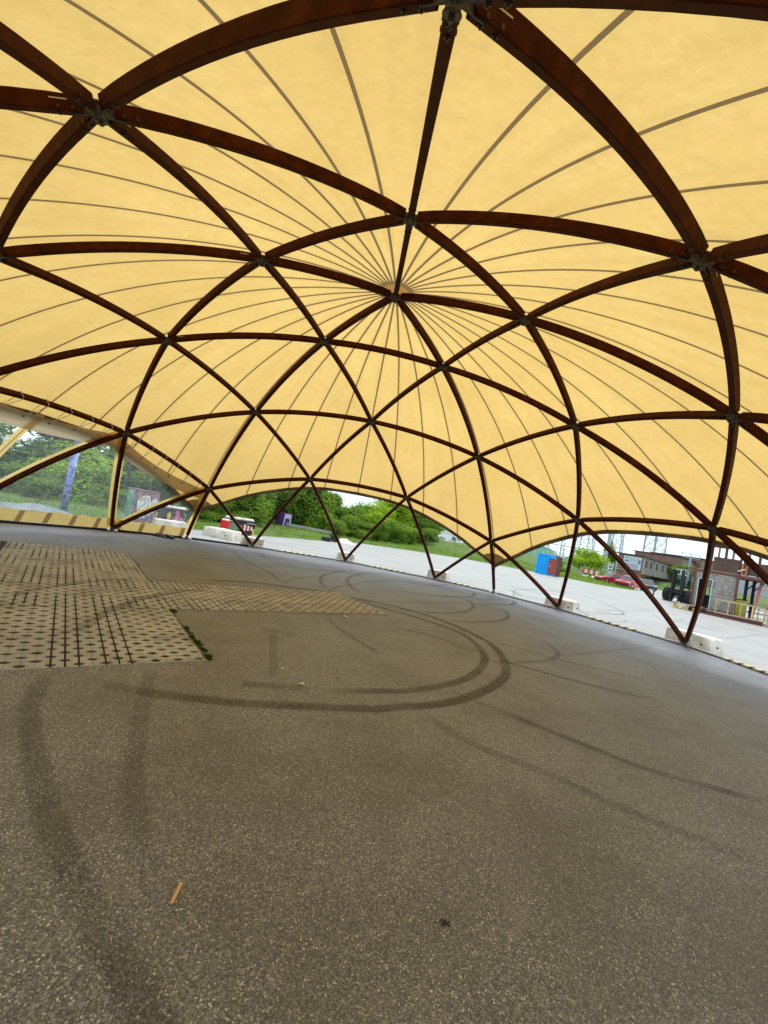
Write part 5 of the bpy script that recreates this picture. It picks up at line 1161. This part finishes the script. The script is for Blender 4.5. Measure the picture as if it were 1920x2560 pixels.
rl = empty('wooden_railing', fp(1.40, -1.32, .25), FR, 'pale timber railing with one yellow baluster on the low deck', 'railing')
mb = MB(); mb.box((1.22, 0, .86), (2.50, .05, .075)); mb.build('top_rail', [PINE], rl)
mb = MB(); mb.box((1.22, 0, .03), (2.50, .05, .06)); mb.build('bottom_rail', [PINE], rl)
mb = MB(); mb.box((1.22, .62, .92), (2.4, .05, .06)); mb.build('rear_rail', [OLDW], rl)
for i, x in enumerate((.04, .66, 1.27, 1.84, 2.42)):
    mb = MB(); mb.box((x, 0, .44), (.06 if i < 4 else .10, .055, .76)); mb.build('baluster', [C('yellow_baluster', (.78, .64, .22)) if i == 3 else PINE], rl)
for x in (.35, .95, 1.55, 2.15): mb = MB(); mb.box((x, .62, .46), (.055, .05, .84)); mb.build('rear_baluster', [OLDW], rl)
mb = MB()
for x in (2.56, 2.86): mb.box((x, -.06, .42), (.08, .07, 1.20))
mb.box((2.71, -.06, -.11), (.22, .07, .13)); mb.box((2.71, -.06, .98), (.22, .07, .08)); mb.build('end_frame', [PINE], rl)
st = empty('outdoor_stairs', fp(3.35, -.5), FR, 'steep open outdoor stairs with a pinkish red stringer right of the railing', 'stairs')
for i in range(14):
    mb = MB(); f = i / 14; mb.box((1.10 + .5 * f, .08 + i * .13, .12 + i * .268), (2.05, .24, .05)); mb.build('tread', [PINE], st)
for x, m_ in ((0, C('pinkish_red_stringer', (.50, .15, .15))), (2.2, RST)):
    mb = MB(); mb.bar((x, 0, .02), (x + .55, 1.85, 3.95), .13, .16); mb.build('stringer', [m_], st)
    if x: mb = MB(); mb.bar((x, 0, .95), (x + .55, 1.85, 4.75), .05, .06); mb.bar((x, 0, .1), (x, 0, .95), .05); mb.bar((x + .5, 1.7, 3.6), (x + .5, 1.7, 4.45), .05); mb.build('handrail', [m_], st)

# ------------------------------------------------------------------ blue and brown container
ct = empty('shipping_container', (26.35, 32.5, 0), atan2(-1.55, 1.42), 'container with a bright blue corrugated side, red door patch and dark brown end', 'container')
CW, CD, CH = 2.0, 2.5, 2.15
BLUE = simple('bright_blue_paint', (.008, .40, .95), .5, 0, .1, 2); DBR = simple('dark_brown_paint', (.13, .048, .038), .6, 0, .3, 2.5); DRD = simple('dull_red_paint', (.40, .06, .06), .6, 0, .15, 2)
mb = MB(); mb.box((CW / 2, CD / 2 + .06, CH / 2 + .06), (CW - .08, CD - .24, CH - .12)); mb.build('shell', [DBR], ct)
mb = MB(); corr(mb, .05, CW * .62, -.03, .12, CH, .155, .11); mb.build('blue_side', [BLUE], ct)
mb = MB(); mb.box((.02, .0, CH / 2 + .05), (.10, .10, CH)); mb.box((CW * .5, -.02, .09), (CW, .10, .14)); mb.box((CW * .48, -.02, CH + .0), (CW * .94, .10, .13)); mb.box((CW * .80, -.02, CH - .19), (CW * .36, .04, .26)); mb.build('blue_frame', [BLUE], ct)
mb = MB(); mb.box((CW * .795, .0, CH * .46), (CW * .33, .04, CH * .72)); dd = mb.build('red_door', [DRD], ct)
mb = MB(); mb.bar((CW * .67, -.04, 1.0), (CW * .72, -.04, 1.12), .05); mb.build('handle', [PW], dd)
mb = MB(); mb.box((CW - .03, -.0, CH / 2 + .03), (.14, .10, CH + .04)); mb.build('corner_post', [simple('brown_corner_post', (.32, .09, .07), .6)], ct)
mb = MB(); mb.M = Matrix.Translation((CW, 0, 0)) @ Matrix.Rotation(pi / 2, 4, 'Z'); corr(mb, .12, CD - .08, -.04, .10, CH - .08, .055, .03); mb.box((CD / 2, -.02, .07), (CD, .12, .12)); mb.box((CD / 2, -.02, CH - .0), (CD, .12, .12)); mb.box((CD - .05, -.02, CH / 2), (.10, .10, CH - .1)); mb.build('brown_end', [DBR], ct)

# ------------------------------------------------------------------ barrier, signs, bollard
br = empty('road_barrier', (41.7, 42.2, ground_z(41.7, 42.2)), atan2(1.0, 3.7), 'red and white striped barrier board standing in the grass right of the container', 'barrier')
mb = MB()
for i in range(6): mb.box((-1.6 + i * .62, 0, 1.02), (.615, .05, .55), mi=i % 2)
mb.build('board', [C('barrier_red', (.65, .10, .05)), PW], br)
mb = MB()
for x in (-2.05, 2.15): mb.bar((x, 0, 0), (x, 0, 1.55), .07)
mb.bar((-2.05, 0, 1.5), (2.15, 0, 1.5), .06); mb.bar((-2.05, 0, .5), (2.15, 0, .5), .06); mb.build('frame', [PINE], br)
def psign(x, y, z, rz, H, label, extra=False):
    r = empty('parking_sign', (x, y, z), rz, label, 'sign')
    mb = MB(); mb.cyl((0, 0, 0), (0, 0, H), .045, n=8); mb.build('pole', [STEEL], r)
    mb = MB(); mb.box((0, -.06, H - .42), (.72, .03, .86)); b = mb.build('board', [PW], r, bevel=.02)
    mb = MB(); mb.cyl((0, -.078, H - .42), (0, -.085, H - .42), .26, n=24); mb.build('blue_disc', [PBL], b)
    text('letter', 'P', .42, PW, b, (0, -.092, H - .42))
    if extra:
        mb = MB(); mb.box((0, -.06, H - 1.75), (.62, .03, 1.2)); e = mb.build('lower_board', [PLB], r, bevel=.02)
        for i, (u, wd) in enumerate(((.45, .4), (.15, .3), (-.15, .42), (-.4, .25))): mb = MB(); mb.box((0, -.08, H - 1.75 + u), (wd, .01, .12)); mb.build('white_marking', [PW], e)
psign(49.3, 46.9, ground_z(49.3, 46.9), radians(-42), 2.75, 'white parking sign with a blue lower board left of the red cars', True)
psign(66.0, 49.0, ground_z(66, 49), radians(-52), 4.2, 'white parking sign in front of the grey building corner')
mb = MB(); mb.cyl((0, 0, 0), (0, 0, .92), .06, n=12); mb.cyl((0, 0, .92), (0, 0, .96), .06, .03, n=12); o = mb.build('bollard', [STEEL]); o.location = (30.5, 21.5, 0); tag(o, 'thin grey bollard on the asphalt between the dark car and the forklift', 'bollard')
wp = MB()
for i, (a_, b_) in enumerate(((0, .5), (.9, .35), (.4, -.5), (1.6, .1), (-.8, .2))): wp.ball((a_, b_, .18), (.28, .2, .2), 1)
o = wp.build('white_rubble_sacks', [PW]); o.location = (45.8, 47.0, ground_z(45.8, 47)); tag(o, 'white rubbish sacks in the grass by the bush behind the parking sign', 'rubbish sacks')

# bright bush behind the sign and shrubs right of it
plant('bright_bush', 'light', 53.0, 55.5, 8.0, 5.6, 'bright green bush behind the parking sign left of the billboard', 'bush', None, 31)
plant('green_shrub', 'bush', 44.2, 51.5, 5.0, 2.2, 'low green shrub left of the bright bush behind the barrier', 'bush', None, 32)

# ------------------------------------------------------------------ brick buildings
t = NT('red_brown_brick'); bk = t.n('ShaderNodeTexBrick', Scale=3.0); bk.inputs['Color1'].default_value = (.22, .10, .08, 1); bk.inputs['Color2'].default_value = (.28, .14, .11, 1); bk.inputs['Mortar'].default_value = (.30, .25, .22, 1); t.l(t.obj(), bk.inputs['Vector'])
BRICK = t.pbr(t.mix(.5, bk.outputs['Color'], t.ramp(t.noise(.6, 5, .6), [(.3, (.17, .08, .065)), (.7, (.30, .17, .14))])), .9)
GRYB = simple('grey_brick_wall', (.27, .23, .22), .9, 0, .3, 1.2); CONC = simple('pale_concrete_pier', (.38, .36, .33), .9); RFM = simple('dark_roof_edge', (.05, .05, .05), .7)
def house(name, p, rz, L, D, H, wm, sm, label, win, fall=0):
    r = empty(name, p, rz, label, 'building')
    mb = MB(); mb.add([(0, 0, -1), (0, D, -1), (0, D, H), (0, 0, H)], [(0, 1, 2, 3)]); mb.box((.0, D / 2, H / 2), (.3, D, H)); mb.build('gable_wall', [wm], r)
    mb = MB(); mb.add([(0, 0, 0), (L, 0, 0), (L, 0, H - fall), (0, 0, H), (0, .3, 0), (L, .3, 0), (L, .3, H - fall), (0, .3, H)], [(0, 1, 2, 3), (7, 6, 5, 4), (1, 5, 6, 2), (3, 2, 6, 7)]); mb.build('long_wall', [sm], r)
    mb = MB(); mb.box((L / 2, D - .15, H / 2), (L, .3, H)); mb.box((L - .15, D / 2, H / 2 - fall / 2), (.3, D, H - fall)); mb.build('rear_wall', [sm], r)
    mb = MB(); mb.add([(-.3, -.3, H + .02), (L + .3, -.3, H - fall + .02), (L + .3, D + .3, H - fall + .02), (-.3, D + .3, H + .02), (-.3, -.3, H + .25), (L + .3, -.3, H - fall + .25), (L + .3, D + .3, H - fall + .25), (-.3, D + .3, H + .25)], [(0, 1, 2, 3), (7, 6, 5, 4), (0, 4, 5, 1), (1, 5, 6, 2), (2, 6, 7, 3), (3, 7, 4, 0)]); mb.build('roof', [RFM], r)
    for x in win[0]:
        mb = MB(); mb.box((x, -.02, win[1]), (win[2], .08, win[3])); w_ = mb.build('window', [PBK], r)
        mb = MB(); mb.box((x, -.075, win[1]), (.06, .03, win[3])); mb.box((x, -.078, win[1] + .1), (win[2], .03, .06)); mb.build('window_bar', [GRYB], w_)
    return r
hA = house('brick_building', (67.1, 58.3, 2.2), radians(31), 38, 4.3, 3.3, BRICK, GRYB, 'long low grey brick building with a billboard on its end wall', ((2.8, 6.5, 11.5, 17, 22, 27.5, 33), 2.1, 1.3, 1.3), .0)
for x in (.15, 9.4, 19.6, 30): mb = MB(); mb.box((x, -.10, 1.65), (.45, .18, 3.3)); mb.build('pier', [CONC], hA)
bb = MB(); bb.box((-.30, 1.75, 1.85), (.10, 3.1, 2.5)); bo = bb.build('billboard', [C('billboard_white', (.62, .64, .72))], hA)
cl = [C('print_blue', (.15, .22, .55)), C('print_teal', (.15, .5, .55)), C('print_pink', (.75, .2, .42)), C('print_grey', (.3, .3, .38))]
mb = MB(); rnd = random.Random(2)
mb.box((-.36, 2.75, 2.75), (.02, .6, .35), mi=1); mb.box((-.36, 2.7, 2.15), (.02, .8, .3), mi=0); mb.box((-.36, .5, 2.2), (.02, .4, .8), mi=0)
for i in range(3):
    for j in range(3): mb.box((-.36, 1.95 - j * .55, 2.75 - i * .32), (.02, .4, .10), mi=3)
for i in range(6): mb.box((-.36, 1.75 + rnd.uniform(-.15, .15), 1.6 - i * .15), (.02, rnd.uniform(1.9, 2.7), .07), mi=(0, 2, 3)[i % 3])
mb.build('print', cl, bo)
house('red_brick_hall', (90.2, 70.0, 2.3), radians(27), 14, 10, 5.45, BRICK, BRICK, 'taller red brick hall behind the long grey building', ((3, 7, 11), 3.0, 1.2, 1.6))
house('red_brick_house', (100.3, 73.5, 2.3), radians(14), 22, 12, 6.4, BRICK, BRICK, 'red brick building farther right, partly hidden by the timber beam', ((3, 7, 11, 15, 19), 4.0, 1.2, 1.6))
mb = MB(); mb.box((0, 0, 2.2), (30, 8, 4.4)); o = mb.build('grey_shed', [C('pale_grey_shed', (.40, .42, .50))]); o.location = (92, 40, 2.0); o.rotation_euler = (0, 0, radians(-60)); tag(o, 'long pale grey shed seen between the dark posts of the open bay', 'shed')
for x, y, z, W, H, kd, lb in ((78.5, 79, 2, 2.2, 7.6, 'airy', 'slim thin tree rising behind the billboard building roof'), (80.5, 73.5, 2, 5, 5.2, 'bush', 'bushy crown showing above the roof of the long grey building'), (89, 68.5, 2.3, 8, 4.6, 'airy', 'loose green bush in front of the taller brick hall'), (73.5, 73.5, 2, 5, 5.4, 'mid', 'green tree crown left of the billboard wall')):
    plant('small_tree', kd, x, y, W, H, lb, 'tree', None, int(x), z)

# ------------------------------------------------------------------ power equipment
PALE = simple('glare_pale_steel', (.42, .50, .56), .6, .1, .1, 3); INS = simple('white_porcelain', (.70, .66, .68), .4);  # PALE puts the glare over the distant steel into its colour
def lattice(loc, rz, wd, H, label):
    r = empty('lattice_tower', loc, rz, label, 'pylon', 'lattice towers of the power station')
    mb = MB()
    for i in range(4):
        a = pi / 4 + i * pi / 2; mb.bar((wd * .7 * cos(a), wd * .7 * sin(a), 0), (wd * .5 * cos(a), wd * .5 * sin(a), H), .20)
    mb.build('leg', [PALE], r); mb = MB(); n = int(H / wd / .95)
    for k in range(n):
        z0, z1 = H * k / n, H * (k + 1) / n; s0 = wd * (.7 - .2 * z0 / H); s1 = wd * (.7 - .2 * z1 / H)
        for i in range(4):
            a, b = pi / 4 + i * pi / 2, pi / 4 + (i + 1) * pi / 2
            mb.bar((s0 * cos(a), s0 * sin(a), z0), (s1 * cos(b), s1 * sin(b), z1), .11); mb.bar((s0 * cos(b), s0 * sin(b), z0), (s1 * cos(a), s1 * sin(a), z1), .11); mb.bar((s0 * cos(a), s0 * sin(a), z0), (s0 * cos(b), s0 * sin(b), z0), .10)
    mb.build('bracing', [PALE], r)
lattice((94.3, 94.6, 2), .6, 3.2, 24, 'lattice tower directly above the billboard')
lattice((88, 100.2, 2), .5, 4.0, 24, 'lattice tower between the container and the bright bush')
lattice((107.4, 95.8, 2), .7, 3.0, 26, 'left tower of the close pair above the forklift')
lattice((109.4, 93.8, 2), .7, 3.0, 26, 'right tower of the close pair above the forklift')
def mast(x, y, H, r, arms, label, z=2.0):
    e = empty('power_mast', (x, y, z), .9, label, 'mast', 'masts of the power station')
    mb = MB(); mb.cyl((0, 0, 0), (0, 0, H), r, r * .7, 8); mb.build('pole', [PALE], e)
    for h, l in arms: mb = MB(); mb.box((0, 0, h), (l, .16, .16)); mb.bar((-l / 2, 0, h), (0, 0, h - .6), .09); mb.bar((l / 2, 0, h), (0, 0, h - .6), .09); mb.build('crossarm', [PALE], e)
mast(65.9, 66.4, 12, .30, (), 'thick plain pale mast left of the lattice tower above the billboard')
mast(64.0, 68.1, 11, .14, ((3.6, 4.5),), 'thin mast with a crossarm behind the bright bush')
mast(65.1, 80.1, 11, .16, ((5.2, 5.0), (3.4, 6.0)), 'mast with two crossarms above the brown container end')
mast(68.5, 90.0, 7, .12, ((4.4, 4.0),), 'low mast standing over the green hall')
mast(75.0, 92.0, 12, .14, ((4.2, 5.0),), 'thin mast right behind the lattice tower beside the container')
for x0, y0, ww, hh, lb in ((64.5, 84, 7, 3.8, 'pale steel gantry frame left of the beam above the container'), (60.5, 66.5, 8, 3.2, 'pale gantry frame over the white insulators')):
    e = empty('gantry_frame', (x0, y0, 2), radians(-42), lb, 'gantry')
    mb = MB()
    for x in (-ww / 2, 0, ww / 2): mb.box((x, 0, hh / 2), (.16, .16, hh))
    mb.build('post', [PALE], e); mb = MB(); mb.box((0, 0, hh), (ww, .18, .18)); mb.box((0, 0, hh - .7), (ww, .10, .10)); mb.build('cross_beam', [PALE], e)
ip = empty('insulator_post', (56, 62, 1.6), 0, 'slim white insulator post standing in the cluster behind the green grass', 'insulator', 'white insulator posts of the power station')
mb = MB(); mb.cyl((0, 0, 0), (0, 0, 1.2), .10, n=6); mb.build('stand', [PALE], ip)
mb = MB()
for k in range(5): mb.cyl((0, 0, 1.2 + k * .24), (0, 0, 1.34 + k * .24), .17, .10, 8)
mb.build('insulator', [INS], ip); mb = MB(); mb.box((0, 0, 2.45), (.5, .1, .08)); mb.build('cap', [C('dull_pink_cap', (.35, .22, .25))], ip)
rnd = random.Random(8)
for i in range(34):
    o = ip if i == 0 else copy_tree(ip); f = rnd.random(); q = rnd.random()
    o.location = (53.0 + 9 * f + 7 * q, 66.5 - 8 * f + 7 * q, 1.5 + .3 * q); o.rotation_euler = (0, 0, rnd.uniform(0, 3)); o.scale = (1, 1, rnd.uniform(.75, 1.15))
tf = empty('control_cabinet', (50.0, 53.8, ground_z(50, 53.8)), .8, 'grey-blue control cabinet with a dark post in the grass behind the barrier', 'cabinet')
mb = MB(); mb.box((0, 0, .65), (1.0, .6, 1.3)); mb.build('box', [C('grey_blue_cabinet', (.25, .33, .42))], tf, bevel=.02)
mb = MB(); mb.box((.1, .2, 1.7), (.22, .22, 1.4)); mb.box((.1, .2, 2.2), (.5, .3, .12)); mb.build('post', [C('dark_blue_post', (.06, .09, .14))], tf)
# light mast
lm = empty('floodlight_mast', (64.2, 46.6, 1.2), .2, 'blue-grey mast with two square frames on top between the brick halls', 'mast')
mb = MB(); mb.cyl((0, 0, 0), (0, 0, 5.2), .16, n=8); mb.build('pole', [simple('blue_grey_paint', (.22, .33, .42), .6)], lm)
mb = MB(); mb.M = Matrix.Rotation(radians(-35), 4, 'Z')
for x in (-.72, .72): mb.box((x, 0, 5.72), (1.2, .07, .08)); mb.box((x, 0, 5.02), (1.2, .07, .08)); mb.box((x - .6, 0, 5.37), (.08, .07, .78)); mb.box((x + .6, 0, 5.37), (.08, .07, .78))
mb.build('lamp_frame', [simple('blue_grey_frame', (.30, .38, .44), .6)], lm)
# green hall and white fence
gh = empty('green_hall', (120, 152, 2), radians(-36), 'far pale green curved-roof hall behind the white fence', 'hall')
GH = simple('pale_green_sheet', (.22, .50, .40), .6, 0, .1, .3)
for cx, rr, ln, hh in ((-9, 9, 16, 5.4), (9, 9, 20, 3.8)):
    mb = MB(); n = 14; vs = []
    for y in (0, ln):
        for i in range(n + 1): a = pi * i / n; vs.append((cx + rr * cos(a), y, hh * sin(a)))
    fs = [(i, i + 1, n + 2 + i, n + 1 + i) for i in range(n)] + [tuple(range(n + 1)), tuple(range(2 * n + 1, n, -1))]
    mb.add(vs, fs); mb.build('roof', [GH], gh)
fn = empty('mesh_fence', (44.0, 70.5, 2.1), radians(-41), 'white railing fence running behind the blue container', 'fence')
for i in range(15): mb = MB(); mb.box((i * 1.6, 0, .6), (.09, .09, 1.25)); mb.build('post', [PW], fn)
for z in (.35, .8, 1.2): mb = MB(); mb.box((11.2, 0, z), (22.4, .05, .06)); mb.build('rail', [PW], fn)
# far low hills
mb = MB(); vs = []; fs = []; n = 90
for i in range(n + 1):
    a = radians(-30 + 150 * i / n); h = 9 + 6 * sin(i * .31) + 4 * sin(i * .83 + 1)
    for r_, z in ((430, 0), (470, h * .7), (560, h), (700, 0)): vs.append((r_ * cos(a), r_ * sin(a), z))
for i in range(n):
    for j in range(3): p = 4 * i + j; fs.append((p, p + 4, p + 5, p + 1))
mb.add(vs, fs); tag(mb.build('far_hills', simple('far_hill_green', (.14, .24, .20), .95, 0, .3, .01), None, True), kind='structure')
